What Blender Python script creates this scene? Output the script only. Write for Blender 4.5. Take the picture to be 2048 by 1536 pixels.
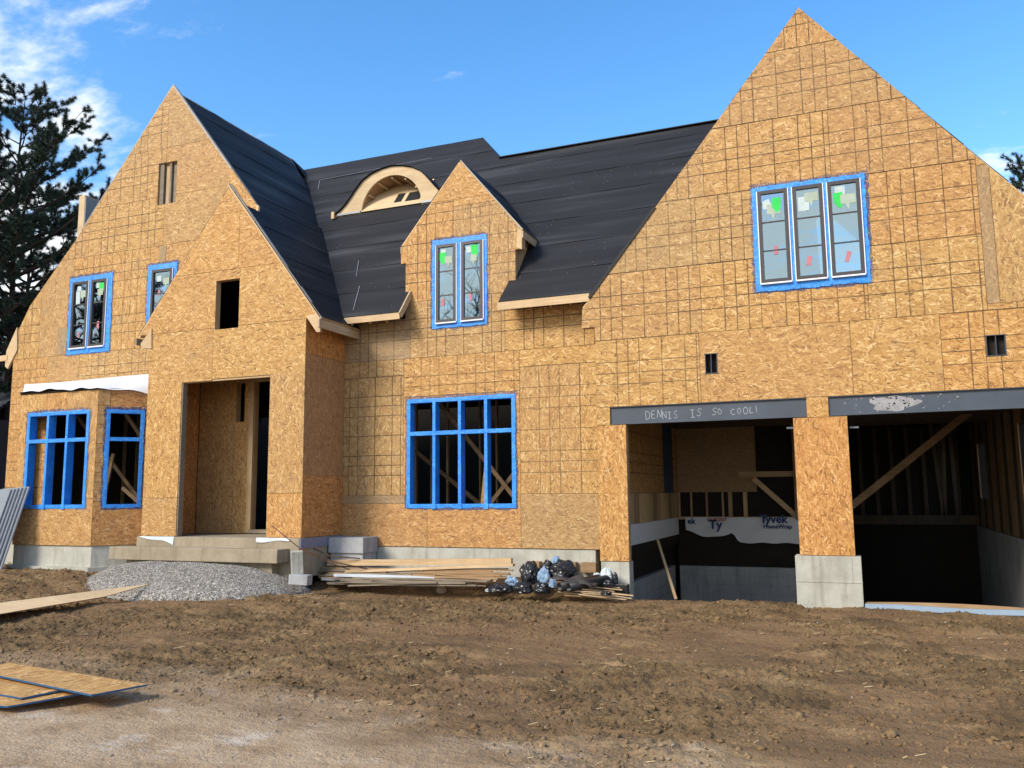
import bpy, bmesh, math, random
import numpy as np
from mathutils import Vector, Matrix, noise as mnoise

random.seed(7)
rng = np.random.default_rng(7)
for o in list(bpy.data.objects):
    bpy.data.objects.remove(o)
scn = bpy.context.scene
COL = scn.collection
R = math.radians

# ------------------------------------------------------------------ camera
EYE = 1.87
YAW, PIT, ROL, FPX = R(22.057), R(7.383), R(-0.560), 1698.2      # focal length in px of a 2048 px wide picture
_f = np.array([-math.sin(YAW)*math.cos(PIT), math.cos(YAW)*math.cos(PIT), math.sin(PIT)])
_r0 = np.array([math.cos(YAW), math.sin(YAW), 0.0]); _u0 = np.cross(_r0, _f)
_r = math.cos(ROL)*_r0 + math.sin(ROL)*_u0
_u = -math.sin(ROL)*_r0 + math.cos(ROL)*_u0
cam = bpy.data.cameras.new('camera')
cam.sensor_width = 36.0
cam.lens = FPX/2048*36.0
cam.clip_end = 2000
camo = bpy.data.objects.new('camera', cam); COL.objects.link(camo)
M = Matrix.Identity(4)
for i in range(3):
    M[i][0], M[i][1], M[i][2] = _r[i], _u[i], -_f[i]
M[2][3] = EYE
camo.matrix_world = M
scn.camera = camo

# ------------------------------------------------------------------ world, sun, exposure
SUN_EL, SUN_AZ = R(36), R(31)          # elevation; azimuth to the left of the facade's normal, behind the camera
SUN = Vector((-math.sin(SUN_AZ)*math.cos(SUN_EL), -math.cos(SUN_AZ)*math.cos(SUN_EL), math.sin(SUN_EL)))
w = bpy.data.worlds.new('World'); scn.world = w; w.use_nodes = True
nt = w.node_tree; nt.nodes.clear()
def N(tree, t, **kw):
    n = tree.nodes.new(t)
    for k, v in kw.items():
        setattr(n, k, v)
    return n
L = nt.links.new
sky = N(nt, 'ShaderNodeTexSky', sky_type='NISHITA', sun_disc=False)
sky.sun_elevation = SUN_EL
sky.sun_rotation = math.atan2(SUN.x, SUN.y)
sky.air_density = 1.0; sky.dust_density = 0.3; sky.ozone_density = 1.6
tc = N(nt, 'ShaderNodeTexCoord')
sep = N(nt, 'ShaderNodeSeparateXYZ'); L(tc.outputs['Generated'], sep.inputs[0])
zadd = N(nt, 'ShaderNodeMath', operation='ADD'); zadd.inputs[1].default_value = 0.12
zmax = N(nt, 'ShaderNodeMath', operation='MAXIMUM'); zmax.inputs[1].default_value = 0.0
L(sep.outputs['Z'], zmax.inputs[0]); L(zmax.outputs[0], zadd.inputs[0])
cx = N(nt, 'ShaderNodeMath', operation='DIVIDE'); cy = N(nt, 'ShaderNodeMath', operation='DIVIDE')
L(sep.outputs['X'], cx.inputs[0]); L(zadd.outputs[0], cx.inputs[1])
L(sep.outputs['Y'], cy.inputs[0]); L(zadd.outputs[0], cy.inputs[1])
comb = N(nt, 'ShaderNodeCombineXYZ'); L(cx.outputs[0], comb.inputs[0]); L(cy.outputs[0], comb.inputs[1])
def wnoise(scale, loc, detail, rough, sx=1.0, rot=0.0):
    mp = N(nt, 'ShaderNodeMapping'); mp.inputs['Location'].default_value = loc
    mp.inputs['Rotation'].default_value = (0, 0, rot); mp.inputs['Scale'].default_value = (sx, 1, 1)
    L(comb.outputs[0], mp.inputs[0])
    n = N(nt, 'ShaderNodeTexNoise'); n.inputs['Scale'].default_value = scale
    n.inputs['Detail'].default_value = detail; n.inputs['Roughness'].default_value = rough
    L(mp.outputs[0], n.inputs['Vector'])
    return n
# a bank of broken cloud overhead and behind the camera (it veils the sun), thinning towards the view, and low cloud on the horizon
pat = wnoise(6.4, (1.0, 4.0, 0), 7, 0.60, 0.60, 0.6)
wob = wnoise(1.1, (5.0, 2.0, 0), 3, 0.5)
def wm(op, a, b=None, c=None, clamp=False):
    n = N(nt, 'ShaderNodeMath', operation=op); n.use_clamp = clamp
    for i, v in enumerate((a, b, c)):
        if v is None: continue
        if hasattr(v, 'links'): L(v, n.inputs[i])
        else: n.inputs[i].default_value = v
    return n.outputs[0]
g = wm('ADD', wm('MULTIPLY', cx.outputs[0], -0.80), wm('MULTIPLY', cy.outputs[0], -0.60))
g = wm('MULTIPLY_ADD', wob.outputs['Fac'], 0.9, wm('SUBTRACT', g, 0.54))
bank = wm('MULTIPLY', wm('ADD', g, 0.12), 0.95, None, True)
low = N(nt, 'ShaderNodeMapRange'); low.inputs['From Min'].default_value = 0.47; low.inputs['From Max'].default_value = 0.22; low.inputs['To Max'].default_value = 0.95
L(wm('MULTIPLY_ADD', wob.outputs['Fac'], 0.16, wm('SUBTRACT', sep.outputs['Z'], 0.06)), low.inputs['Value'])
east = N(nt, 'ShaderNodeMapRange'); east.inputs['From Min'].default_value = -0.05; east.inputs['From Max'].default_value = 0.30
L(cx.outputs[0], east.inputs['Value'])
dens = wm('MINIMUM', wm('MAXIMUM', bank, wm('MULTIPLY', low.outputs[0], east.outputs[0])), 0.68)
m2 = wm('MULTIPLY_ADD', dens, 0.62, wm('SUBTRACT', pat.outputs['Fac'], 0.32))
cr = N(nt, 'ShaderNodeMapRange', interpolation_type='SMOOTHSTEP')
cr.inputs['From Min'].default_value = 0.36; cr.inputs['From Max'].default_value = 0.66
L(m2, cr.inputs['Value'])
hsv = N(nt, 'ShaderNodeHueSaturation'); hsv.inputs['Saturation'].default_value = 1.30; hsv.inputs['Value'].default_value = 1.12
L(sky.outputs[0], hsv.inputs['Color'])
cm = N(nt, 'ShaderNodeMixRGB'); cm.inputs['Color2'].default_value = (4.6, 4.75, 4.9, 1)
L(cr.outputs[0], cm.inputs['Fac']); L(hsv.outputs[0], cm.inputs['Color1'])
bg = N(nt, 'ShaderNodeBackground'); bg.inputs['Strength'].default_value = 0.15
out = N(nt, 'ShaderNodeOutputWorld'); L(cm.outputs[0], bg.inputs['Color']); L(bg.outputs[0], out.inputs[0])

sl = bpy.data.lights.new('sun', 'SUN'); sl.energy = 2.45; sl.angle = R(20); sl.color = (1.0, 0.93, 0.82)
so = bpy.data.objects.new('sun', sl); COL.objects.link(so)
so.rotation_mode = 'QUATERNION'; so.rotation_quaternion = SUN.to_track_quat('Z', 'Y'); so.location = SUN*60
scn.view_settings.view_transform = 'Standard'; scn.view_settings.look = 'None'
scn.view_settings.exposure = 0.86; scn.view_settings.gamma = 1.0

# ------------------------------------------------------------------ pixel helpers (a pixel gives a direction, the wall gives the distance)
def ray(px, py): return _f + (px-1024)/FPX*_r - (py-768)/FPX*_u
def atY(px, py, Y): d = ray(px, py); p = d*(Y/d[1]); return Vector((p[0], p[1], p[2]+EYE))
def atZ(px, py, Z): d = ray(px, py); p = d*((Z-EYE)/d[2]); return Vector((p[0], p[1], p[2]+EYE))
def XZ(px, py, Y): p = atY(px, py, Y); return (p.x, p.z)

# ------------------------------------------------------------------ object helpers
def put(name, me, mat=None, parent=None, color=None, loc=None):
    o = bpy.data.objects.new(name, me); COL.objects.link(o)
    if mat is not None and len(me.materials) == 0: me.materials.append(mat)
    if parent is not None:
        o.parent = parent
        if parent.type == 'EMPTY': o.matrix_parent_inverse = Matrix.Translation(-parent.location)
    if color is not None: o.color = color
    return o
def tag(o, label, cat, group=None, kind=None):
    if label: o['label'] = label
    if cat: o['category'] = cat
    if group: o['group'] = group
    if kind: o['kind'] = kind
    return o
def empty(name, loc):
    o = bpy.data.objects.new(name, None); COL.objects.link(o); o.location = loc; o.empty_display_size = 0.3
    return o
def pymesh(name, verts, faces, smooth=False):
    me = bpy.data.meshes.new(name); me.from_pydata([tuple(v) for v in verts], [], faces); me.update()
    if smooth: me.shade_smooth()
    return me
def npmesh(name, V, T, smooth=False):
    """verts (n,3) and faces (m,k) as arrays, fast."""
    me = bpy.data.meshes.new(name); V = np.asarray(V, np.float32); T = np.asarray(T, np.int32); k = T.shape[1]
    me.vertices.add(len(V)); me.vertices.foreach_set('co', V.ravel())
    me.loops.add(T.size); me.loops.foreach_set('vertex_index', T.ravel())
    me.polygons.add(len(T)); me.polygons.foreach_set('loop_start', np.arange(0, T.size, k, dtype=np.int32))
    me.update(calc_edges=True)
    if smooth: me.shade_smooth()
    return me
BOXF = [(0,3,2,1),(4,5,6,7),(0,1,5,4),(1,2,6,5),(2,3,7,6),(3,0,4,7)]
def box(name, x0, x1, y0, y1, z0, z1, mat, parent=None, bev=0.0):
    v = [(x0,y0,z0),(x1,y0,z0),(x1,y1,z0),(x0,y1,z0),(x0,y0,z1),(x1,y0,z1),(x1,y1,z1),(x0,y1,z1)]
    me = pymesh(name, v, BOXF)
    if bev: bevel(me, bev)
    return put(name, me, mat, parent)
def bevel(me, w, seg=2):
    bm = bmesh.new(); bm.from_mesh(me)
    bmesh.ops.bevel(bm, geom=bm.edges[:], offset=w, segments=seg, affect='EDGES', profile=0.6)
    bm.to_mesh(me); bm.free()
def barverts(p, q, w, h, up=(0,0,1), sag=0):
    p, q, up = Vector(p), Vector(q), Vector(up)
    d = (q-p).normalized(); s = d.cross(up)
    if s.length < 1e-4: s = d.cross(Vector((0,1,0)))
    s.normalize(); t = s.cross(d).normalized()
    a, b = s*w/2, t*h/2
    return [p-a-b, p+a-b, q+a-b, q-a-b, p-a+b, p+a+b, q+a+b, q-a+b]
def bar(name, p, q, w, h, mat, parent=None, up=(0,0,1), color=None):
    return put(name, pymesh(name, barverts(p, q, w, h, up), BOXF), mat, parent, color)
def tubemesh(name, pts, rad, n=8, caps=True):
    pts = [Vector(p) for p in pts]; V = []; Fc = []
    for i, p in enumerate(pts):
        d = (pts[min(i+1, len(pts)-1)] - pts[max(i-1, 0)]).normalized()
        s = d.cross(Vector((0,0,1)));
        if s.length < 1e-3: s = d.cross(Vector((0,1,0)))
        s.normalize(); t = s.cross(d); rr = rad[i] if hasattr(rad, '__len__') else rad
        for k in range(n):
            a = 2*math.pi*k/n; V.append(p + s*math.cos(a)*rr + t*math.sin(a)*rr)
    for i in range(len(pts)-1):
        for k in range(n):
            Fc.append((i*n+k, i*n+(k+1) % n, (i+1)*n+(k+1) % n, (i+1)*n+k))
    if caps:
        Fc.append(tuple(range(n))[::-1]); Fc.append(tuple((len(pts)-1)*n+k for k in range(n)))
    return pymesh(name, V, Fc, True)

# ---- flat plates cut from polygons
class Frame:
    def __init__(s, o, A, B, n): s.o, s.A, s.B, s.n = Vector(o), Vector(A), Vector(B), Vector(n)
    def p(s, a, b, d=0.0): return s.o + s.A*a + s.B*b - s.n*d
def facade(Y): return Frame((0, Y, 0), (1,0,0), (0,0,1), (0,-1,0))
def clip(poly, a, b, c):
    res = []
    for i in range(len(poly)):
        p, q = poly[i], poly[(i+1) % len(poly)]
        dp, dq = a*p[0]+b*p[1]-c, a*q[0]+b*q[1]-c
        if dp <= 1e-9: res.append(p)
        if (dp < -1e-9 and dq > 1e-9) or (dp > 1e-9 and dq < -1e-9):
            t = dp/(dp-dq); res.append((p[0]+(q[0]-p[0])*t, p[1]+(q[1]-p[1])*t))
    return res
def rclip(poly, x0, x1, y0, y1):
    for a, b, c in ((-1,0,-x0),(1,0,x1),(0,-1,-y0),(0,1,y1)):
        poly = clip(poly, a, b, c)
        if len(poly) < 3: return []
    return poly
def rect(x0, x1, y0, y1): return [(x0,y0),(x1,y0),(x1,y1),(x0,y1)]
def cells(r, outline, holes):
    x0, x1, y0, y1 = r
    xs = sorted({x0, x1} | {v for h in holes for v in h[:2] if x0 < v < x1})
    ys = sorted({y0, y1} | {v for h in holes for v in h[2:] if y0 < v < y1})
    res = []
    for i in range(len(xs)-1):
        for j in range(len(ys)-1):
            mx, my = (xs[i]+xs[i+1])/2, (ys[j]+ys[j+1])/2
            if any(h[0] < mx < h[1] and h[2] < my < h[3] for h in holes): continue
            for P in outline:
                q = rclip(P, xs[i], xs[i+1], ys[j], ys[j+1])
                if len(q) >= 3 and abs(sum(q[k][0]*q[(k+1) % len(q)][1]-q[(k+1) % len(q)][0]*q[k][1] for k in range(len(q)))) > 1e-5:
                    res.append(q)
    return res
def plate(name, fr, polys, thick, mat, parent=None, uv0=(0,0), swap=False, color=None, d=0.0, flip=False):
    idx = {}; V2 = []; faces = []
    for P in polys:
        f = []
        for q in P:
            k = (round(q[0], 4), round(q[1], 4))
            if k not in idx: idx[k] = len(V2); V2.append(k)
            if not f or f[-1] != idx[k]: f.append(idx[k])
        if f[0] == f[-1]: f.pop()
        if len(f) >= 3: faces.append(f)
    bm = bmesh.new()
    vs = [bm.verts.new(fr.p(a, b, d)) for a, b in V2]
    coord = {}
    fs = []
    for f in faces:
        try: fs.append(bm.faces.new([vs[i] for i in f]))
        except ValueError: pass
    bmesh.ops.recalc_face_normals(bm, faces=fs)
    for f in fs:
        if f.normal.dot(fr.n) < 0: f.normal_flip()
    if thick:
        ret = bmesh.ops.extrude_face_region(bm, geom=fs, use_keep_orig=True)
        nv = [g for g in ret['geom'] if isinstance(g, bmesh.types.BMVert)]
        bmesh.ops.translate(bm, verts=nv, vec=-fr.n*thick)
        for f in ret['geom']:
            if isinstance(f, bmesh.types.BMFace) and f.normal.dot(fr.n) > 0: f.normal_flip()
    uvl = bm.loops.layers.uv.new('UVMap')
    for f in bm.faces:
        for lp in f.loops:
            r = lp.vert.co - fr.o; a, b = r.dot(fr.A)-uv0[0], r.dot(fr.B)-uv0[1]
            lp[uvl].uv = (b, a) if swap else (a, b)
    me = bpy.data.meshes.new(name); bm.to_mesh(me); bm.free()
    return put(name, me, mat, parent, color)

# ------------------------------------------------------------------ materials
class MT:
    def __init__(s, name, rough=0.7, spec=0.3):
        s.m = bpy.data.materials.new(name); s.m.use_nodes = True; s.t = s.m.node_tree
        s.b = s.t.nodes['Principled BSDF']; s.b.inputs['Roughness'].default_value = rough
        s.b.inputs['Specular IOR Level'].default_value = spec
    def n(s, t, **kw): return N(s.t, t, **kw)
    def l(s, a, b): s.t.links.new(a, b)
    def math(s, op, a, b=None, c=None, clamp=False):
        n = s.n('ShaderNodeMath', operation=op); n.use_clamp = clamp
        for i, v in enumerate((a, b, c)):
            if v is None: continue
            if hasattr(v, 'links'): s.l(v, n.inputs[i])
            else: n.inputs[i].default_value = v
        return n.outputs[0]
    def mix(s, fac, a, b, blend='MIX'):
        n = s.n('ShaderNodeMixRGB', blend_type=blend)
        for i, v in zip(('Fac','Color1','Color2'), (fac, a, b)):
            if hasattr(v, 'links'): s.l(v, n.inputs[i])
            elif i == 'Fac': n.inputs[i].default_value = v
            else: n.inputs[i].default_value = (*v, 1)
        return n.outputs[0]
    def ramp(s, fac, stops, interp='LINEAR'):
        n = s.n('ShaderNodeValToRGB'); n.color_ramp.interpolation = interp; e = n.color_ramp.elements
        while len(e) < len(stops): e.new(0.5)
        for i, (p, c) in enumerate(stops): e[i].position = p; e[i].color = (*c, 1)
        s.l(fac, n.inputs[0]); return n.outputs[0]
    def mapping(s, vec, scale=(1,1,1), rot=(0,0,0), loc=(0,0,0)):
        n = s.n('ShaderNodeMapping'); n.inputs['Scale'].default_value = scale; n.inputs['Rotation'].default_value = rot
        n.inputs['Location'].default_value = loc
        s.l(vec, n.inputs[0]); return n.outputs[0]
    def noise(s, vec, scale, detail=4, rough=0.5, dist=0.0, out='Fac'):
        n = s.n('ShaderNodeTexNoise'); n.inputs['Scale'].default_value = scale; n.inputs['Detail'].default_value = detail
        n.inputs['Roughness'].default_value = rough; n.inputs['Distortion'].default_value = dist
        s.l(vec, n.inputs['Vector']); return n.outputs[out]
    def bump(s, h, strength=0.3, dist=0.01, normal=None):
        n = s.n('ShaderNodeBump'); n.inputs['Strength'].default_value = strength; n.inputs['Distance'].default_value = dist
        s.l(h, n.inputs['Height'])
        if normal is not None: s.l(normal, n.inputs['Normal'])
        s.l(n.outputs[0], s.b.inputs['Normal']); return n.outputs[0]
    def col(s, c):
        if hasattr(c, 'links'): s.l(c, s.b.inputs['Base Color'])
        else: s.b.inputs['Base Color'].default_value = (*c, 1)
    def pos(s): return s.n('ShaderNodeNewGeometry').outputs['Position']
    def obj(s): return s.n('ShaderNodeTexCoord').outputs['Object']

def mat_osb():
    k = MT('osb_board', 0.62, 0.25)
    uv = k.n('ShaderNodeUVMap').outputs[0]
    oi = k.n('ShaderNodeObjectInfo'); cs = k.n('ShaderNodeSeparateColor'); k.l(oi.outputs['Color'], cs.inputs[0])
    off = k.math('MULTIPLY', oi.outputs['Random'], 57.0)
    cb = k.n('ShaderNodeCombineXYZ'); k.l(off, cb.inputs[0]); k.l(off, cb.inputs[1])
    va = k.n('ShaderNodeVectorMath', operation='ADD'); k.l(uv, va.inputs[0]); k.l(cb.outputs[0], va.inputs[1])
    base = va.outputs[0]
    wob = k.noise(base, 9.0, 2, 0.5, 0, 'Color')
    vm = k.n('ShaderNodeVectorMath', operation='MULTIPLY_ADD'); k.l(wob, vm.inputs[0])
    vm.inputs[1].default_value = (0.014, 0.014, 0); k.l(base, vm.inputs[2]); base2 = vm.outputs[0]
    best = tint = None
    for ang, ln, wd, lo in ((4, .105, .022, 0), (-33, .085, .019, 3.1), (38, .085, .020, 7.7), (-11, .12, .025, 11.3), (78, .08, .019, 17.9), (17, .105, .018, 23.0)):
        mp = k.mapping(base2, (1/ln, 1/wd, 1), (0, 0, 0), (lo, lo*1.7, 0))
        rt = k.n('ShaderNodeVectorRotate', rotation_type='Z_AXIS'); rt.inputs['Angle'].default_value = R(ang)
        k.l(base2, rt.inputs['Vector']); k.t.links.new(rt.outputs[0], mp.node.inputs[0])
        v = k.n('ShaderNodeTexVoronoi', voronoi_dimensions='2D'); v.inputs['Scale'].default_value = 1.0
        k.l(mp, v.inputs['Vector']); sc = k.n('ShaderNodeSeparateColor'); k.l(v.outputs['Color'], sc.inputs[0])
        r, g = sc.outputs[0], sc.outputs[1]
        if best is None: best, tint = r, g
        else:
            gt = k.math('GREATER_THAN', r, best)
            tm = k.n('ShaderNodeMix'); k.l(gt, tm.inputs[0]); k.l(tint, tm.inputs[2]); k.l(g, tm.inputs[3]); tint = tm.outputs[0]
            best = k.math('MAXIMUM', best, r)
    c = k.ramp(tint, [(0.0, (.18,.080,.022)), (0.09, (.34,.170,.047)), (0.35, (.465,.252,.072)), (0.65, (.535,.308,.096)), (0.88, (.64,.40,.148)), (1.0, (.78,.56,.27))])
    # broad weathering and per-sheet tone (object colour: R tone, G printed grid, B redness)
    big = k.noise(base, 0.9, 3, 0.6)
    fine = k.noise(base, 70, 3, 0.6)
    c = k.mix(k.math('MULTIPLY', k.math('SUBTRACT', big, 0.35, clamp=True), 0.55), c, (.47,.28,.098))
    c = k.mix(k.math('MULTIPLY', fine, 0.22), c, (.25,.13,.06))
    c = k.mix(cs.outputs[2], c, k.mix(1.0, c, (1.06,.80,.66), 'MULTIPLY'))
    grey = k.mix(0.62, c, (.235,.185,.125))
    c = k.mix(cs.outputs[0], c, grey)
    stn = k.math('MULTIPLY', k.math('SUBTRACT', k.noise(k.mapping(base, (1.0, 1.0, 1)), 1.7, 5, .68), .56, clamp=True), 2.2, clamp=True)
    c = k.mix(stn, c, (.235,.165,.10))
    # printed nailing guide: lines at 16, 24, 32, 48 ... inches both ways
    su = k.n('ShaderNodeSeparateXYZ'); k.l(uv, su.inputs[0])
    wl = k.noise(base, 1.3, 2, 0.5)
    lines = None
    for ax, wgt in ((0, 1.0), (1, 1.0)):
        jit = k.math('MULTIPLY_ADD', wl, 0.012, su.outputs[ax])
        t = k.math('DIVIDE', jit, 0.2075)
        kk = k.math('ROUND', t)
        dist = k.math('ABSOLUTE', k.math('SUBTRACT', t, kk))
        on = k.math('LESS_THAN', dist, 0.044)
        m6 = k.math('MODULO', k.math('ADD', kk, 60.0), 6.0)
        far = k.math('GREATER_THAN', k.math('ABSOLUTE', k.math('SUBTRACT', m6, 3.0)), 1.5)
        zero = k.math('LESS_THAN', m6, 0.5)
        ok = k.math('MAXIMUM', k.math('SUBTRACT', 1.0, far), zero)
        ln = k.math('MULTIPLY', on, ok)
        lines = ln if lines is None else k.math('MAXIMUM', lines, ln)
    fade = k.math('MULTIPLY_ADD', k.noise(base, 2.2, 2, 0.6), 1.5, 0.12, clamp=True)
    lf = k.math('MULTIPLY', k.math('MULTIPLY', lines, cs.outputs[1]), fade)
    c = k.mix(lf, c, (.055,.03,.014))
    k.col(c)
    k.bump(k.math('MULTIPLY_ADD', best, 0.6, k.math('MULTIPLY', tint, 0.3)), 0.5, 0.004)
    return k.m
def mat_wood(name, c1, c2, c3, scale=1.0, rough=0.65, along='X'):
    k = MT(name, rough, 0.25); o = k.obj()
    oi = k.n('ShaderNodeObjectInfo').outputs['Random']
    sc = {'X': (1.2, 22, 22), 'Y': (22, 1.2, 22), 'Z': (22, 22, 1.2)}[along]
    lo = k.n('ShaderNodeCombineXYZ'); k.l(k.math('MULTIPLY', oi, 31.0), lo.inputs[1]); k.l(k.math('MULTIPLY', oi, 17.0), lo.inputs[2])
    va = k.n('ShaderNodeVectorMath', operation='ADD'); k.l(o, va.inputs[0]); k.l(lo.outputs[0], va.inputs[1])
    g = k.noise(k.mapping(va.outputs[0], sc), scale, 5, 0.6, 0.8)
    b = k.noise(va.outputs[0], 1.6, 3, 0.6)
    c = k.ramp(g, [(0.25, c1), (0.5, c2), (0.78, c3)])
    c = k.mix(k.math('MULTIPLY', k.math('SUBTRACT', b, 0.45, clamp=True), 1.2), c, tuple(x*0.55 for x in c1))
    tone = k.math('MULTIPLY_ADD', oi, 0.35, 0.80)
    hs = k.n('ShaderNodeHueSaturation'); k.l(c, hs.inputs['Color']); k.l(tone, hs.inputs['Value'])
    k.col(hs.outputs[0]); k.bump(g, 0.25, 0.003); return k.m
def mat_concrete(name, c1, c2, c3, stain=(.20,.17,.12)):
    k = MT(name, 0.85, 0.2); p = k.pos()
    a = k.noise(p, 1.7, 5, 0.62); b = k.noise(p, 9, 5, 0.65); s = k.noise(k.mapping(p, (5, 5, 0.55)), 1.6, 4, 0.6)
    c = k.ramp(a, [(0.3, c1), (0.5, c2), (0.72, c3)])
    c = k.mix(k.math('MULTIPLY', k.math('SUBTRACT', s, 0.5, clamp=True), 2.3), c, stain)
    c = k.mix(k.math('MULTIPLY', b, 0.3), c, tuple(x*0.6 for x in c1))
    pits = k.n('ShaderNodeTexVoronoi'); pits.inputs['Scale'].default_value = 16; k.l(p, pits.inputs['Vector'])
    pit = k.math('LESS_THAN', pits.outputs['Distance'], 0.10)
    c = k.mix(k.math('MULTIPLY', pit, 0.6), c, (.06,.055,.05))
    k.col(c); k.bump(k.math('MULTIPLY_ADD', pit, -0.6, k.math('ADD', b, a)), 0.45, 0.012); return k.m
def mat_felt():
    k = MT('roof_felt', 0.65, 0.14); uv = k.n('ShaderNodeUVMap').outputs[0]
    oi = k.n('ShaderNodeObjectInfo').outputs['Random']
    cb = k.n('ShaderNodeCombineXYZ'); k.l(k.math('MULTIPLY', oi, 43.0), cb.inputs[0]); k.l(k.math('MULTIPLY', oi, 7.0), cb.inputs[1])
    va = k.n('ShaderNodeVectorMath', operation='ADD'); k.l(uv, va.inputs[0]); k.l(cb.outputs[0], va.inputs[1]); p = va.outputs[0]
    band = k.noise(k.mapping(p, (0.22, 2.3, 1)), 1.0, 2, 0.5, 0.15)
    wr = k.noise(k.mapping(p, (2.2, 0.8, 1)), 2.2, 4, 0.6, 1.2)
    blot = k.noise(p, 1.1, 4, 0.6)
    c = k.ramp(band, [(0.42, (.020,.020,.022)), (0.55, (.025,.025,.027)), (0.66, (.042,.043,.045)), (.76, (.058,.059,.061))])  # paler bands: sheen of the wrinkled felt painted into its colour
    c = k.mix(k.math('MULTIPLY', k.math('SUBTRACT', blot, 0.5, clamp=True), 1.2), c, (.030,.028,.031))
    vo = k.n('ShaderNodeTexVoronoi', voronoi_dimensions='2D'); vo.inputs['Scale'].default_value = 3.2; k.l(p, vo.inputs['Vector'])
    st = k.math('LESS_THAN', vo.outputs['Distance'], 0.022)
    gate = k.math('GREATER_THAN', k.noise(p, 0.7, 1, 0.5), 0.56)
    c = k.mix(k.math('MULTIPLY', st, gate), c, (.26,.26,.26))
    k.col(c)
    rr = k.math('MULTIPLY_ADD', band, -0.25, 0.74); k.l(rr, k.b.inputs['Roughness'])
    k.bump(k.math('MULTIPLY_ADD', wr, 0.7, band), 0.55, 0.02); return k.m
def mat_tape():
    k = MT('blue_flashing', 0.38, 0.45); p = k.obj()
    a = k.noise(p, 13, 4, 0.6, 1.5); b = k.noise(p, 3, 2, 0.5)
    k.col(k.ramp(k.math('MULTIPLY_ADD', b, 0.4, k.math('MULTIPLY', a, 0.6)), [(0.3, (.012,.17,.60)), (0.52, (.025,.26,.78)), (0.72, (.085,.40,.90))]))
    k.bump(a, 0.9, 0.02); return k.m
def plain(name, c, rough=0.6, spec=0.3, var=0.25, scale=6.0, bump=0.15, metal=0.0):
    k = MT(name, rough, spec); p = k.obj(); a = k.noise(p, scale, 4, 0.6); k.b.inputs['Metallic'].default_value = metal
    k.col(k.mix(a, tuple(x*(1-var) for x in c), tuple(min(1, x*(1+var)) for x in c)))
    if bump: k.bump(a, bump, 0.01)
    return k.m
def mat_glass():
    k = MT('window_glass', 0.03, 0.5)
    gl = k.n('ShaderNodeBsdfGlossy'); gl.inputs['Roughness'].default_value = 0.015; gl.inputs['Color'].default_value = (.60,.76,.82,1)
    tr = k.n('ShaderNodeBsdfTransparent'); tr.inputs['Color'].default_value = (.55,.63,.62,1)
    lw = k.n('ShaderNodeFresnel'); lw.inputs['IOR'].default_value = 1.5
    wv = k.noise(k.pos(), 0.9, 2, 0.5); bp = k.n('ShaderNodeBump'); bp.inputs['Strength'].default_value = 0.06; bp.inputs['Distance'].default_value = 0.05
    k.l(wv, bp.inputs['Height']); k.l(bp.outputs[0], gl.inputs['Normal'])
    f = k.math('MULTIPLY_ADD', lw.outputs[0], 1.0, 0.42, clamp=True)
    mx = k.n('ShaderNodeMixShader'); k.l(f, mx.inputs[0]); k.l(tr.outputs[0], mx.inputs[1]); k.l(gl.outputs[0], mx.inputs[2])
    k.l(mx.outputs[0], k.t.nodes['Material Output'].inputs[0]); return k.m
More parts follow.
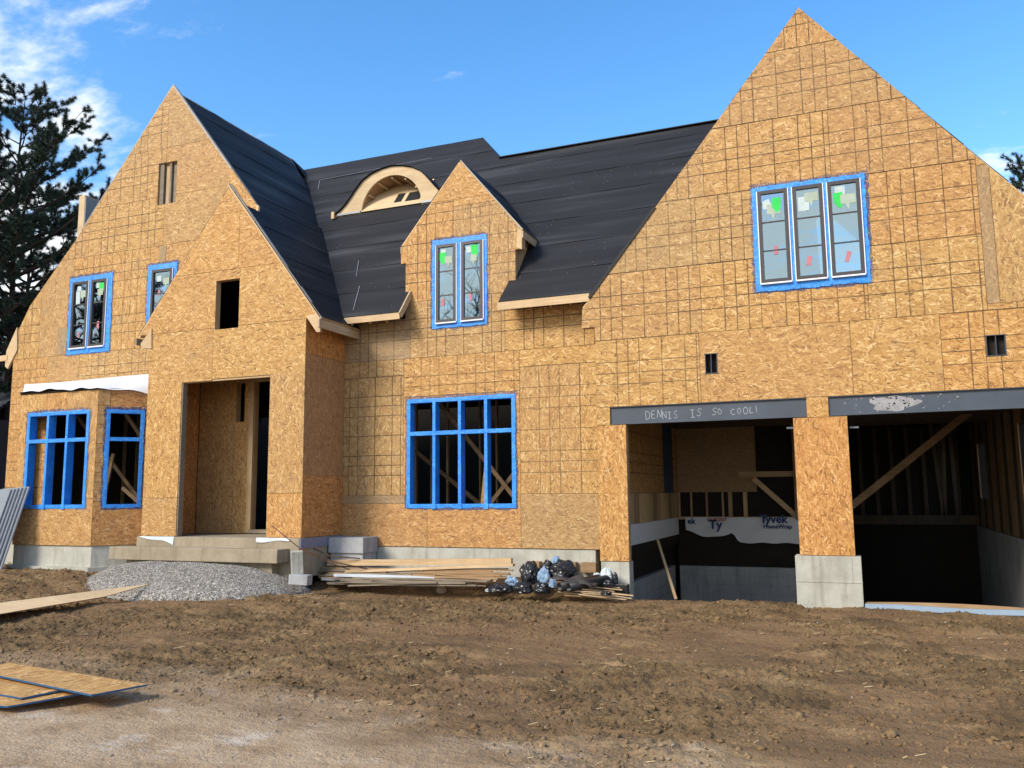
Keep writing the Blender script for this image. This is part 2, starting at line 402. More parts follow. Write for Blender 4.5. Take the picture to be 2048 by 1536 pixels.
def mat_dirt():
    k = MT('dirt', 0.92, 0.15); p = k.pos()
    a = k.noise(p, 0.33, 4, 0.6); b = k.noise(k.mapping(p, (1, 1.5, 1)), 1.4, 6, 0.66); c0 = k.noise(p, 9, 5, 0.7); d = k.noise(p, 42, 3, 0.7)
    sp = k.n('ShaderNodeSeparateXYZ'); k.l(p, sp.inputs[0])
    c = k.ramp(b, [(0.27, (.080,.049,.022)), (0.42, (.20,.124,.057)), (0.56, (.33,.212,.100)), (0.72, (.48,.33,.168))])
    c = k.mix(k.math('MULTIPLY', k.math('SUBTRACT', a, 0.42, clamp=True), 2.2), c, (.19,.105,.056))
    at_ = k.n('ShaderNodeAttribute'); at_.attribute_name = 'crumb'
    c = k.mix(k.math('MULTIPLY', k.math('SUBTRACT', .55, at_.outputs['Fac'], clamp=True), 1.3), c, (.225,.135,.070))
    c = k.mix(k.math('MULTIPLY', k.math('SUBTRACT', at_.outputs['Fac'], .5, clamp=True), .9), c, (.115,.076,.036))
    c = k.mix(k.math('MULTIPLY', k.math('SUBTRACT', k.noise(k.mapping(p, (.8, 1.5, 1), (0, 0, 0), (7, 3, 0)), .8, 4, .6), .52, clamp=True), 4.0, clamp=True), c, (.072,.047,.026))
    c = k.mix(k.math('MULTIPLY', c0, 0.40), c, (.095,.060,.032))
    # compacted pale clay where the ground was driven on, in an uneven band along the drive
    near = k.n('ShaderNodeMapRange'); near.inputs['From Min'].default_value = 8.0; near.inputs['From Max'].default_value = 6.2
    yw = k.math('MULTIPLY_ADD', k.noise(p, 0.55, 3, 0.6), 4.2, k.math('SUBTRACT', k.math('MULTIPLY_ADD', sp.outputs['X'], 0.13, sp.outputs['Y']), 0.75))
    k.l(yw, near.inputs['Value'])
    pale = k.ramp(b, [(0.3, (.29,.192,.110)), (0.5, (.44,.315,.198)), (0.7, (.55,.42,.285))])
    c = k.mix(k.math('MULTIPLY', near.outputs[0], 0.92), c, pale)
    wh = k.math('MULTIPLY', k.math('MULTIPLY', k.math('SUBTRACT', k.noise(k.mapping(p, (1, 1.6, 1)), 1.15, 5, 0.62), 0.57, clamp=True), 7.0, clamp=True), near.outputs[0])
    c = k.mix(k.math('MULTIPLY', wh, 0.75), c, (.66,.58,.49))
    c = k.mix(k.math('MULTIPLY', k.math('SUBTRACT', d, 0.55, clamp=True), 1.6), c, (.30,.215,.125))
    k.col(c)
    k.bump(k.math('MULTIPLY_ADD', d, 0.5, k.math('ADD', k.math('MULTIPLY', c0, 1.3), b)), 0.95, 0.035); return k.m

OSB = mat_osb()
LUM = mat_wood('fresh_lumber', (.50,.33,.17), (.60,.42,.235), (.68,.51,.31))
LUMZ = mat_wood('stud_lumber', (.42,.27,.135), (.50,.34,.18), (.58,.42,.24), along='Z')
LUMY = mat_wood('fascia_lumber', (.46,.32,.18), (.55,.40,.24), (.62,.48,.31), along='Y')
GREYW = mat_wood('weathered_lumber', (.15,.12,.085), (.24,.19,.135), (.33,.27,.20))
BROWNW = mat_wood('brown_lath', (.20,.12,.06), (.32,.20,.10), (.42,.28,.16))
PLY = mat_wood('plywood', (.55,.38,.21), (.64,.47,.27), (.70,.54,.34), 0.6)
CONC = mat_concrete('foundation_concrete', (.37,.355,.295), (.47,.455,.385), (.57,.55,.48))
CONCT = mat_concrete('step_concrete', (.27,.22,.15), (.34,.28,.195), (.42,.36,.26), (.18,.14,.085))
BLOCK = mat_concrete('block_concrete', (.30,.31,.31), (.37,.375,.375), (.44,.44,.44), (.16,.16,.15))
DARKW = mat_wood('dim_stud', (.05,.036,.024), (.085,.062,.04), (.12,.09,.06), along='Z')  # stud lumber darkened, indoor shade put into its colour
FELT = mat_felt(); TAPE = mat_tape(); GLASS = mat_glass(); DIRT = mat_dirt()
FRAME = plain('window_frame_bronze', (.052,.045,.046), 0.4, 0.4, 0.1)
WHITE = plain('white_vinyl', (.78,.78,.79), 0.4, 0.4, 0.05)
STEEL = plain('primed_steel', (.062,.074,.094), 0.5, 0.4, 0.3, 2.5, 0.1)
CHALK = plain('chalk', (.40,.42,.44), 0.9, 0.1, 0.2)
WRAP = plain('house_wrap', (.70,.71,.73), 0.5, 0.35, 0.08, 3, 0.5)
WHITEPAINT = plain('worn_primer', (.30,.29,.29), 0.8, 0.2, 0.6, 16)
GREEN = plain('green_label', (.03,.55,.09), 0.6); PALE = plain('pale_label', (.36,.42,.33), 0.6); PAPER = plain('paper_label', (.55,.60,.60), 0.6, 0.2, 0.05)
PINK = plain('pink_label', (.46,.17,.19), 0.6)
INTER = plain('dim_interior', (.030,.025,.021), 0.9, 0.1, 0.3)  # shade of the unlit rooms put into this near-black colour
BLACKP = plain('black_plastic', (.012,.012,.014), 0.28, 0.5, 0.3, 9, 0.6)
BLUEC = plain('pale_blue_plastic', (.20,.30,.42), 0.45, 0.4, 0.3, 7, 0.6)
NAVY = plain('blue_membrane', (.012,.05,.10), 0.5, 0.3)
METAL = plain('galvanised_sheet', (.22,.235,.26), 0.42, 0.4, 0.25, 3, 0.1, 0.35)
PVC = plain('grey_white_pipe', (.55,.58,.62), 0.4, 0.4, 0.1)
RUST = plain('rusty_steel', (.14,.075,.045), 0.8, 0.2, 0.4, 20)
INKB = plain('blue_ink', (.03,.06,.19), 0.6); INKR = plain('red_ink', (.55,.08,.06), 0.6)
FOAM = plain('foam_strip', (.28,.36,.44), 0.6, 0.2, 0.12)
GRASSY = plain('stone', (.40,.31,.22), 0.9, 0.2, 0.25, 6, 0.4)

# ------------------------------------------------------------------ ground height
def sm(a, b, x):
    t = np.clip((x-a)/(b-a), 0, 1); return t*t*(3-2*t)
_lat = {}
def vnoise(x, y, seed):
    if seed not in _lat: _lat[seed] = np.random.default_rng(seed).random((256, 256)).astype(np.float32)
    T = _lat[seed]; xi = np.floor(x).astype(int); yi = np.floor(y).astype(int); fx, fy = x-xi, y-yi
    fx = fx*fx*fx*(fx*(fx*6-15)+10); fy = fy*fy*fy*(fy*(fy*6-15)+10)
    a, b = T[xi & 255, yi & 255], T[(xi+1) & 255, yi & 255]; c, d = T[xi & 255, (yi+1) & 255], T[(xi+1) & 255, (yi+1) & 255]
    return (a*(1-fx)+b*fx)*(1-fy) + (c*(1-fx)+d*fx)*fy - 0.5
def ground_base(x, y):
    x = np.asarray(x, float); y = np.asarray(y, float)
    h = 0.36*sm(-12.2, -15.6, x)*sm(8.0, 13.3, y)
    h += 0.30*sm(14.35, 15.4, y)*sm(-4.3, -4.9, x)*sm(-16.5, -15.0, x)
    h += 0.10*np.exp(-(((x+7.5)/4)**2 + ((y-12.6)/1.2)**2))
    pit = sm(-4.55, -4.30, x)*sm(3.2, 2.9, x)*sm(15.12, 15.9, y)*sm(26.5, 26.0, y)
    h = h*(1-pit) - 1.5*pit
    h -= 0.5*sm(15.6, 16.2, y)*sm(-4.4, -4.8, x)*sm(-21, -20, x)*sm(25, 24, y)
    return h
def patch_f(x, y):
    return sm(-0.16, 0.20, vnoise(x*0.55+9, y*0.75, 41) + .5*vnoise(x*1.5, y*1.9, 42) + .25*vnoise(x*4, y*5, 43))
def ground_h(x, y):
    x = np.asarray(x, float); y = np.asarray(y, float)
    h = ground_base(x, y)
    yy = y + 0.10*x + 2.2*vnoise(x*0.45, y*0.45, 40)
    patch = patch_f(x, y)
    rough = 0.08 + sm(5.3, 7.0, yy)*(0.34 + 1.0*patch)
    fade = sm(60, 25, np.hypot(x, y))
    n = 0.05*vnoise(x*0.7, y*0.9, 1) + 0.055*vnoise(x*0.28+3, y*1.7, 31)*sm(5.6, 7.5, y)
    wx = x + .06*vnoise(x*5, y*5, 21); wy = y + .06*vnoise(x*5+3, y*5, 22)
    clod = 0.06*vnoise(wx*1.6, wy*2.8, 2) + 0.040*vnoise(wx*4.0, wy*6, 3)
    clod += 0.045*np.abs(vnoise(wx*7.0, wy*9.0, 4)) + 0.055*np.abs(vnoise(wx*13, wy*16, 5)) + 0.055*np.abs(vnoise(wx*26, wy*30, 6)) + 0.030*np.abs(vnoise(wx*48, wy*52, 7)) - .04
    inside = 1 - 0.8*sm(15.0, 15.3, y)
    return h + (n + rough*clod)*fade*inside
def GH(x, y): return float(ground_h(np.array([x]), np.array([y]))[0])

# ------------------------------------------------------------------ the house
YG, YC, YL, YE, YB = 15.0, 15.45, 14.6, 14.03, 13.6
house = empty('house', (-8.5, 15.5, 0))
tag(house, 'unfinished house with bare OSB walls, steep gables and black felt roofs', 'house')
T = 0.013
GAP = 0.004
def sheets(fr, outline, holes, lst, parent):
    for (x0, x1, z0, z1, mode, tone, red) in lst:
        g = 1.0 if mode in 'hv' else 0.0
        polys = cells((x0+GAP, x1-GAP, z0+GAP, z1-GAP), outline, holes)
        if not polys: continue
        warp = random.uniform(0, 0.003)
        plate('osb_sheet', fr, polys, T, OSB, parent, (x0, z0), mode in 'vq', (tone + random.choice((0, .05, .12, .28)), g*random.uniform(.6, 1), red + random.choice((-.1, 0, .1, .2)), 1), d=-warp)
def core(name, fr, outline, holes, lim, mat, parent, d=0.018, thick=0.13):
    return plate(name, fr, cells(lim, outline, holes), thick, mat, parent, d=d)

# --- garage gable wall
fg = facade(YG)
AP = (-0.52, 10.386)
og = [[(-4.404, .66), (3.40, .66), (3.40, 5.49), (-4.404, 5.49)],
      [(-4.483, 5.49), (3.44, 5.49), AP],
      [(-4.655, 4.94), (-4.404, 4.94), (-4.404, 5.49), (-4.483, 5.49), (-4.64, 5.30)]]
v1 = (*XZ(1411, 748, YG), *XZ(1434, 706, YG)); v1 = (v1[0], v1[2], v1[1], v1[3])
v2 = (*XZ(1974, 713, YG), *XZ(2010, 668, YG)); v2 = (v2[0], v2[2], v2[1], v2[3])
GWIN = (-1.40, .30, 5.38, 7.11)
hg = [(-3.86, -.977, -1, 3.10), (-.126, 2.72, -1, 3.10), (-4.15, -.752, 3.10, 3.43), (-.403, 3.07, 3.10, 3.43), GWIN, v1, v2]
gwall = core('garage_wall', fg, og, hg, (-4.7, 3.5, .66, 10.5), LUMZ, house)
S4 = 1.245
r1, r2, r3, r4, r5, r6 = 3.43, 4.675, 5.92, 7.165, 8.41, 9.655
sheets(fg, og, hg, [
    (-4.404, -3.86, .66, 3.10, 'q', 0, .45), (-4.404, -4.15, 3.10, r1, 'p', .1, .1), (-.977, -.126, .825, 3.09, 'q', 0, .4), (-.752, -.403, 3.09, r1, 'p', 0, 0), (2.72, 3.40, .66, 3.10, 'q', 0, .3), (3.07, 3.40, 3.1, r1, 'p', 0, 0),
    (-4.404, -2.496, r1, r2, 'h', 0, 0), (-2.496, -.003, r1, r2, 'p', .1, .25), (-.003, 1.34, r1, r2, 'p', .05, .2), (1.34, 3.40, r1, r2, 'h', 0, .1),
    (-4.70, -2.43, r2, r3, 'h', 0, 0), (-2.43, -1.40, r2, r3, 'h', 0, .05), (-1.40, .31, r2, r3, 'h', 0, .1), (.31, 2.03, r2, r3, 'h', 0, .1), (2.03, 2.21, r2+.1, 7.05, 'q', .6, .1), (2.21, 3.44, r2+.1, 7.3, 'q', 0, -.05), (2.03, 3.44, r2, r2+.1, 'h', 0, 0),
    (-4.2, -2.47, r3, r4, 'h', .2, .1), (-2.47, .30, r3, r4, 'h', .05, .05), (.30, 2.03, r3, r4, 'h', .1, .15), (2.03, 2.6, 7.05, r4+.12, 'p', 0, .1),
    (-3.4, -2.3, r4, r5, 'h', .1, .2), (-2.3, -.15, r4, r5, 'h', .15, .15), (-.15, 2.03, r4, r5, 'h', .1, .15), 
    (-2.2, .25, r5, r6, 'h', .15, .15), (.25, 2.0, r5, r6, 'h', .2, .1), (-1.2, .4, r6, 10.5, 'v', .15, .1)], gwall)
for v, nm in ((v1, 'wall_vent'), (v2, 'wall_vent')):
    x0, x1, z0, z1 = v
    vb = box(nm, x0+.004, x1-.004, YG+.10, YG+.12, z0+.004, z1-.004, INTER, house)
    for xx in (x0, (x0+x1)/2-.006, x1-.012): box('vent_fin', xx+.001, xx+.011, YG-.012, YG+.099, z0+.012, z1-.012, STEEL, vb)
    for zz in (z0, z1-.012): box('vent_frame', x0-.012, x1+.012, YG-.014, YG+.02, zz, zz+.011, STEEL, vb)

# steel lintels with the chalk writing
def ibeam(x0, x1):
    b = box('steel_beam', x0+.004, x1-.004, YG+.035, YG+.055, 3.118, 3.418, STEEL, house)
    box('beam_flange', x0+.005, x1-.005, YG-.002, YG+.13, 3.105, 3.117, STEEL, b)
    box('beam_flange', x0+.005, x1-.005, YG-.002, YG+.13, 3.419, 3.428, STEEL, b)
    return b
b1 = ibeam(-4.15, -.752); b2 = ibeam(-.403, 3.07)
STROKES = {'D': [[(0,0),(0,1),(.5,.85),(.62,.45),(.4,.08),(0,0)]], 'E': [[(.55,1),(.05,1),(0,0),(.55,.02)], [(.03,.52),(.45,.55)]],
           'N': [[(0,0),(.02,1),(.55,.02),(.6,1)]], 'I': [[(0,1),(.5,1)], [(.25,1),(.25,0)], [(0,0),(.5,0)]],
           'S': [[(.55,.9),(.3,1),(.05,.8),(.15,.58),(.45,.45),(.52,.2),(.3,0),(0,.1)]], 'O': [[(.3,1),(.05,.75),(.03,.3),(.28,0),(.55,.25),(.58,.72),(.3,1)]],
           'C': [[(.6,.85),(.35,1),(.05,.7),(.04,.28),(.3,0),(.62,.12)]], 'L': [[(.02,1),(0,0),(.5,.03)]], '!': [[(.1,1),(.08,.3)], [(.08,.08),(.09,.02)]]}
def chalkline(pts, wd, parent, name):
    V, Fc = [], []
    for i in range(len(pts)-1):
        p, q = Vector((pts[i][0], YG+.033, pts[i][1])), Vector((pts[i+1][0], YG+.033, pts[i+1][1]))
        d = (q-p).normalized(); s = Vector((-d.z, 0, d.x))*wd/2; k = len(V)
        V += [p-s-d*wd*.4, p+s-d*wd*.4, q+s+d*wd*.4, q-s+d*wd*.4]; Fc.append((k, k+3, k+2, k+1))
    return put(name, pymesh(name, V, Fc), CHALK, parent)
def letters(word, px0, px1, base, hgt):
    xa, xb = XZ(px0, 820, YG)[0], XZ(px1, 815, YG)[0]; n = len(word); st = (xb-xa)/n
    for i, ch in enumerate(word):
        sc_, sh_, up_ = random.uniform(.86, 1.12), random.uniform(-.12, .16), random.uniform(-.014, .014)
        for s in STROKES[ch]:
            chalkline([(xa+st*i+(u+sh_*v)*st*1.12*sc_, base+up_+v*hgt*sc_+random.uniform(-.006, .006)) for u, v in s], .0085, b1, 'chalk_stroke')
letters('DENNIS', 1291, 1358, 3.19, .135); letters('IS', 1381, 1404, 3.195, .12); letters('SO', 1423, 1447, 3.20, .11)
letters('COOL', 1461, 1511, 3.20, .11); letters('!', 1512, 1522, 3.205, .12)
xw = XZ(1785, 810, YG)[0]
pw = []
for i in range(24):
    a = i/24*2*math.pi; pw.append((xw+.36*math.cos(a)*(1+.25*math.sin(3*a+1)+.12*math.sin(11*a)), 3.268+.125*math.sin(a)*(1+.1*math.cos(5*a))))
plate('primer_patch', fg, [pw], 0.001, WHITEPAINT, b2, d=.0335)
for i in range(70):
    x = xw+random.gauss(.10, .50); z = 3.268+random.uniform(-.12, .12); s = random.uniform(.004, .020)
    plate('primer_speck', fg, [[(x-s, z-s*.5), (x+s*.8, z-s*.6), (x+s, z+s*.4), (x-s*.5, z+s*.7)]], 0.001, WHITEPAINT, b2, d=.0335)

# --- central wall with the wall dormer
fc = facade(YC)
oc = [[(-10.18, .83), (-4.41, .83), (-4.41, 5.55), (-10.18, 5.55)], [(-8.67, 5.55), (-6.16, 5.55), (-6.16, 6.76), (-8.67, 6.76)],
      [(-8.79, 6.76), (-6.0, 6.76), (-6.0, 7.16), (-8.79, 7.16)], [(-8.745, 7.16), (-6.03, 7.16), (-7.39, 8.82)]]
CWIN = (-8.56, -6.25, 1.66, 3.78)
tl, br = XZ(873, 490, YC), XZ(966, 640, YC)
DWIN = (tl[0]-.02, br[0]+.02, br[1]-.02, tl[1]+.02)
hc = [CWIN, DWIN]
cwall = core('central_wall', fc, oc, hc, (-10.18, -4.41, .83, 8.9), LUMZ, house)
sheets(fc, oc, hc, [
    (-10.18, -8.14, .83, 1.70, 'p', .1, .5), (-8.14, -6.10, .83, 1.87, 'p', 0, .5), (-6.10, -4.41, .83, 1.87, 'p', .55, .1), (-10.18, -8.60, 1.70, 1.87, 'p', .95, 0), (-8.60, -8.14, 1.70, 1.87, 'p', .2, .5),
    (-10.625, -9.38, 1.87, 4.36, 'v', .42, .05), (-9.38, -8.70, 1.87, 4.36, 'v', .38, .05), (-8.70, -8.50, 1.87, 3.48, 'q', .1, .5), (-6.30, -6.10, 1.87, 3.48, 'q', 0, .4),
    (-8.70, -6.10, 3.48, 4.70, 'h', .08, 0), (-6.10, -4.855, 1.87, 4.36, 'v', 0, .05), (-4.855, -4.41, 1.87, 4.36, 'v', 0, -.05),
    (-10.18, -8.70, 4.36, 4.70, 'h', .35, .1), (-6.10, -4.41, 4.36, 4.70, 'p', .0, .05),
    (-10.18, -8.55, 4.70, 5.94, 'h', .75, 0), (-8.55, -6.40, 4.70, 5.90, 'h', .12, .05), (-6.40, -4.41, 4.70, 5.90, 'h', .1, .1),  # first sheet: weathered, with the shade under the left eave added to its tone
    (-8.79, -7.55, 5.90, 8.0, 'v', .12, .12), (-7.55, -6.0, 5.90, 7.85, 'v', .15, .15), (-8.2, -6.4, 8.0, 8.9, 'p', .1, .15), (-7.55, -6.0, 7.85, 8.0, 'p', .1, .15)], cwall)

# --- left gable wall
fl = facade(YL)
p_ = lambda px, py: XZ(px, py, YL)
a0, a1, a2, a3 = p_(346, 171), p_(163, 462), p_(60, 612), p_(26, 680)
ol = [[(-19.23, .9), (-12.0, .9), (-12.0, 5.73), (-19.23, 5.73)],
      [(a3[0], 5.73), (-11.95, 5.73), (-11.95, a2[1]), a2],
      [a2, (-11.92, a2[1]), (-11.92, 8.19), (a1[0]-.09, 8.19)], [(a1[0]-.09, 8.19), (-11.92, 8.19), a0]]
w1 = (-17.35, -16.13, 5.35, 7.08)
w2t = p_(303, 537)
w2 = (w2t[0]-.01, p_(350, 537)[0], 5.35, w2t[1])
at = (p_(318, 330)[0], p_(355, 320)[0], p_(312, 411)[1], p_(318, 328)[1])
hl = [w1, w2, at, (-17.8, -14.3, .9, 4.15), (-14.1, -9, .9, 4.60), (-13.3, -12.02, 4.9, 6.9)]
lwall = core('left_gable_wall', fl, ol, hl, (-19.6, -11.8, .9, 11.9), LUMZ, house)
JX = -14.57
sheets(fl, ol, hl, [
    (-19.23, -18.05, .9, 2.93, 'v', .05, .1), (-19.23, -18.05, 2.93, 5.28, 'v', .08, .1), (-18.05, -17.0, 4.12, 5.28, 'p', .15, .2), (-17.0, -14.75, 4.12, 5.28, 'h', .05, -.05), (-14.75, -12.0, 4.12, 5.28, 'h', .05, 0), (-18.05, -17.6, .9, 4.12, 'v', .1, .1),
    (-19.5, -18.38, 5.28, 7.64, 'v', .1, .1), (-18.38, -17.32, 5.28, 7.64, 'q', .1, .25), (-17.32, -16.11, 5.28, 7.64, 'v', .1, .1), (-16.11, -14.93, 5.28, 7.64, 'v', .05, 0), (-14.93, -11.8, 5.28, 7.64, 'p', 0, .1),
    (-17.95, -16.9, 7.64, 8.81, 'h', .05, .05), (-16.9, JX, 7.64, 8.81, 'h', .1, .05), (JX, -11.7, 7.64, 8.81, 'p', .05, .05),
    (-17.2, JX, 8.81, 9.99, 'h', .15, .1), (JX, -11.7, 8.81, 9.99, 'p', .1, .15), (-16, JX, 9.99, 11.16, 'h', .2, .1), (JX, -13, 9.99, 11.16, 'p', .2, .1), (-15.2, -13.8, 11.16, 11.9, 'p', .15, .1)], lwall)
# weathered patch strips beside the small window and below the pair
for x0, x1, z0, z1 in ((w2[0]+.24, w2[0]+.43, w2[3]+.12, 7.62), (-17.75, -17.44, 5.30, 5.96)):
    plate('weathered_strip', fl, [rect(x0, x1, z0, z1)], .006, OSB, lwall, (x0, z0), True, (1.0, 0, 0, 1), d=-.009)
# boards in the attic opening
for i, (u0, u1, m) in enumerate(((.05, .25, GREYW), (.30, .52, LUMZ), (.56, .66, GREYW), (.70, .90, GREYW))):
    xa = at[0]+(at[1]-at[0])*u0; xb = at[0]+(at[1]-at[0])*u1
    box('attic_stud', xa, xb, YL+.03+.05*(i % 2), YL+.16, at[2]-.05, at[3]+.05, m, lwall)

# --- bay window
fb = facade(YB)
BW = (-17.25, -15.48, 1.71, 3.73)
BX0, BX1, BZ0, BZ1 = -17.56, -15.20, .86, 4.215
ob = [rect(BX0, BX1, BZ0, BZ1)]
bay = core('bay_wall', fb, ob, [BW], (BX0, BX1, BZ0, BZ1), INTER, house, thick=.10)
sheets(fb, ob, [BW], [(BX0, BX1, BZ0, 1.87, 'p', 0, .25), (BX0, -16.75, 1.87, BZ1, 'q', 0, .15), (-16.75, -16.14, 3.73, BZ1, 'q', 0, .45), (-16.14, BX1, 1.87, BZ1, 'q', 0, .2)], bay)
h7 = math.sqrt(.5)
fr = Frame((BX1, YB, 0), (h7, h7, 0), (0, 0, 1), (h7, -h7, 0))
RW = (.23, .88, 1.71, 3.73)
orr = [rect(0.0, 1.40, BZ0, BZ1)]
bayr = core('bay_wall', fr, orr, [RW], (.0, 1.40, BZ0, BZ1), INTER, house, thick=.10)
sheets(fr, orr, [RW], [(0, 1.40, BZ0, 1.80, 'p', .1, .45), (0, .24, 1.80, BZ1, 'v', .3, .2), (.24, .89, 3.73, BZ1, 'p', .2, .6), (.88, 1.40, 1.80, BZ1, 'v', .15, .2)], bayr)
fr2 = Frame((BX0-1.0, YL, 0), (h7, -h7, 0), (0, 0, 1), (-h7, -h7, 0))
bayl = core('bay_wall', fr2, [rect(0, 1.40, BZ0, BZ1)], [(.4, 1.1, 1.7, 3.73)], (0, 1.40, BZ0, BZ1), INTER, house, thick=.10)
sheets(fr2, [rect(0, 1.40, BZ0, BZ1)], [(.4, 1.1, 1.7, 3.73)], [(0, 1.40, BZ0, 1.7, 'p', .1, .2), (0, .4, 1.7, BZ1, 'v', .1, .1), (.4, 1.1, 3.73, BZ1, 'p', .1, .1), (1.1, 1.4, 1.7, BZ1, 'v', .1, .1)], bayl)
def bayprism(name, grow, z0, z1, mat):
    b = [(BX0-grow*.5, YB-grow), (BX1+grow*.5, YB-grow), (BX1+1.0+grow, YL), (BX0-1.0-grow, YL)]
    return put(name, pymesh(name, [(x, y, z) for z in (z0, z1) for x, y in b], BOXF), mat, house)
bayprism('bay_roof_deck', .02, BZ1+.002, BZ1+.03, INTER)
# house wrap flap over the bay, taped to the wall above and sagging
V, Fc = [], []
nu, nv = 60, 7
fx0, fx1 = p_(51, 771)[0], -14.28
for i in range(nu):
    u = i/(nu-1); x = fx0+(fx1-fx0)*u
    edge = min(1.0, max(0.0, (x-(BX0-1.0))/1.0), max(0.0, (BX1+1.0-x)/1.0)) if x < BX1+1.0 else 0.0
    for j in range(nv):
        v = j/(nv-1); zt = 4.64-.012*math.sin(u*6); zb = BZ1+.045-.02*math.sin(u*11)
        if u < .18: zb += .07*(1-u/.18)
        if u > .80: zb -= (u-.80)*.75
        wr = (.018*math.sin(u*31+v*5)+.012*math.sin(u*57))*v
        V.append((x, YL-.022-(edge+.05)*v, zt+(zb-zt)*v**1.2+wr))
for i in range(nu-1):
    for j in range(nv-1):
        k = i*nv+j; Fc.append((k, k+1, k+nv+1, k+nv))
wrapflap = put('wrap_flap', pymesh('wrap_flap', V, Fc, True), WRAP, house)

# --- entry porch
fe = facade(YE)
EW = (-12.47, -11.85, 5.38, 6.44)
ED = (-13.30, -11.0, .9, 4.29)
oe = [rect(-14.25, -10.15, 1.06, 5.42), [(-14.55, 5.42), (-9.82, 5.42), (-12.2, 8.52)]]
he = [EW, ED]
ewall = core('entry_wall', fe, oe, he, (-14.6, -9.8, 1.06, 8.6), LUMZ, house)
sheets(fe, oe, he, [
    (-14.25, -13.3, 1.06, 1.86, 'p', 0, .3), (-14.25, -13.3, 1.86, 4.32, 'q', 0, .2), (-11.0, -10.15, 1.06, 1.93, 'q', 0, .35), (-11.0, -10.15, 1.93, 4.36, 'q', 0, .25),
    (-14.25, -12.5, 4.30, 5.42, 'p', 0, .1), (-12.5, -10.15, 4.33, 5.42, 'p', 0, .1), (-14.6, -11.85, 5.42, 6.66, 'p', 0, .12), (-11.85, -9.8, 5.42, 6.66, 'p', 0, .1),
    (-13.7, -11.9, 6.66, 7.91, 'p', 0, .1), (-11.9, -10.2, 6.66, 7.91, 'p', .05, .1), (-13, -11.5, 7.91, 8.6, 'p', 0, .1)], ewall)
fs = Frame((-10.15, YE, 0), (0, 1, 0), (0, 0, 1), (1, 0, 0))
osd = [rect(0.016, 1.415, 1.06, 5.40)]
swall = core('entry_side_wall', fs, osd, [], (0.016, 1.42, 1.06, 5.40), LUMZ, house)
sheets(fs, osd, [], [(0.016, 1.415, 1.06, 2.28, 'p', .15, 1.1), (0.016, 1.415, 2.28, 4.72, 'q', .35, .9), (0.016, 1.415, 4.72, 5.40, 'q', .1, 1.1)], swall)  # extra redness darkens these sheets: the wall's shaded side put into colour
fs2 = Frame((-14.25, YE, 0), (0, 1, 0), (0, 0, 1), (-1, 0, 0))
swl = core('entry_side_wall', fs2, osd, [], (0.016, 1.42, 1.06, 5.40), LUMZ, house)
sheets(fs2, osd, [], [(0.016, 1.40, 1.06, 3.4, 'q', .1, .3), (0.016, 1.40, 3.4, 5.40, 'q', .1, .3)], swl)
# inside of the porch: lining, back wall, doorway
fi = Frame((-14.08, YE+.16, 0), (0, 1, 0), (0, 0, 1), (1, 0, 0))
pl = plate('porch_lining', fi, [rect(0, 1.24, 1.06, 4.5)], .012, OSB, house, (0, 0), True, (.2, 0, 1.0, 1))
fi2 = Frame((-10.30, YE+.16, 0), (0, 1, 0), (0, 0, 1), (-1, 0, 0))
plate('porch_lining', fi2, [rect(0, 1.24, 1.06, 4.5)], .012, OSB, house, (0, 0), True, (.2, 0, .6, 1))
fbk = facade(YC)
hb = [(-12.52, -11.2, 1.12, 4.45), (-13.03, -12.79, 3.55, 4.45)]
bk = core('porch_back_wall', fbk, [rect(-14.08, -10.3, 1.06, 4.5)], hb, (-14.08, -10.3, 1.06, 4.5), LUMZ, house)
sheets(fbk, [rect(-14.08, -12.66, 1.06, 4.5)], hb, [(-14.08, -13.05, 1.06, 4.5, 'q', .3, .5), (-13.05, -12.66, 1.06, 4.5, 'q', .1, .4)], bk)
sheets(fbk, [rect(-11.2, -10.3, 1.06, 4.5)], hb, [(-11.2, -10.3, 1.06, 4.5, 'q', .3, .5)], bk)
box('door_post', -12.66, -12.53, YC-.02, YC+.12, 1.08, 4.45, LUMZ, house)
box('door_sill', -12.52, -11.2, YC-.10, YC+.12, 1.075, 1.15, GREYW, house)
box('porch_ceiling', -14.08, -10.3, YE+.15, YC, 4.50, 4.56, INTER, house)
box('jamb_edge', -13.315, -13.275, YE+.014, YE+.15, 1.07, 4.29, GREYW, house)
# steps and porch slab
st = put('porch_slab', pymesh('porch_slab', [(-14.27, 13.93, .30), (-10.13, 13.93, .30), (-10.13, 15.40, .30), (-14.27, 15.40, .30), (-14.27, 13.93, 1.055), (-10.13, 13.93, 1.055), (-10.13, 15.40, 1.055), (-14.27, 15.40, 1.055)], BOXF), CONCT, house)
bevel(st.data, .012)
s2 = box('porch_step', -14.62, -10.35, 13.55, 13.925, .60, .86, CONCT, house, .015)
box('step_support', -14.3, -10.6, 13.72, 13.92, .0, .595, CONCT, house)
box('slab_skirt', -10.128, -10.10, 13.94, 15.42, .86, 1.05, plain('lavender_shade', (.20,.20,.26), .6), house)  # lavender shade on the slab's side, put into the skirt's colour
for x0, x1, dip in ((-14.18, -13.25, .17), (-11.15, -10.35, .09)):
    V, Fc = [], []
    for i in range(13):
        u = i/12; d0 = dip*(u if x0 < -12 else (1-.4*u))*(0.8+.2*math.sin(u*7))
        V += [(x0+(x1-x0)*u, 13.925, 1.062), (x0+(x1-x0)*u, 13.915-.01*math.sin(u*9), 1.05-d0)]
    for i in range(12): Fc.append((2*i, 2*i+1, 2*i+3, 2*i+2))
    put('sill_paper', pymesh('sill_paper', V, Fc, True), PAPER, house)

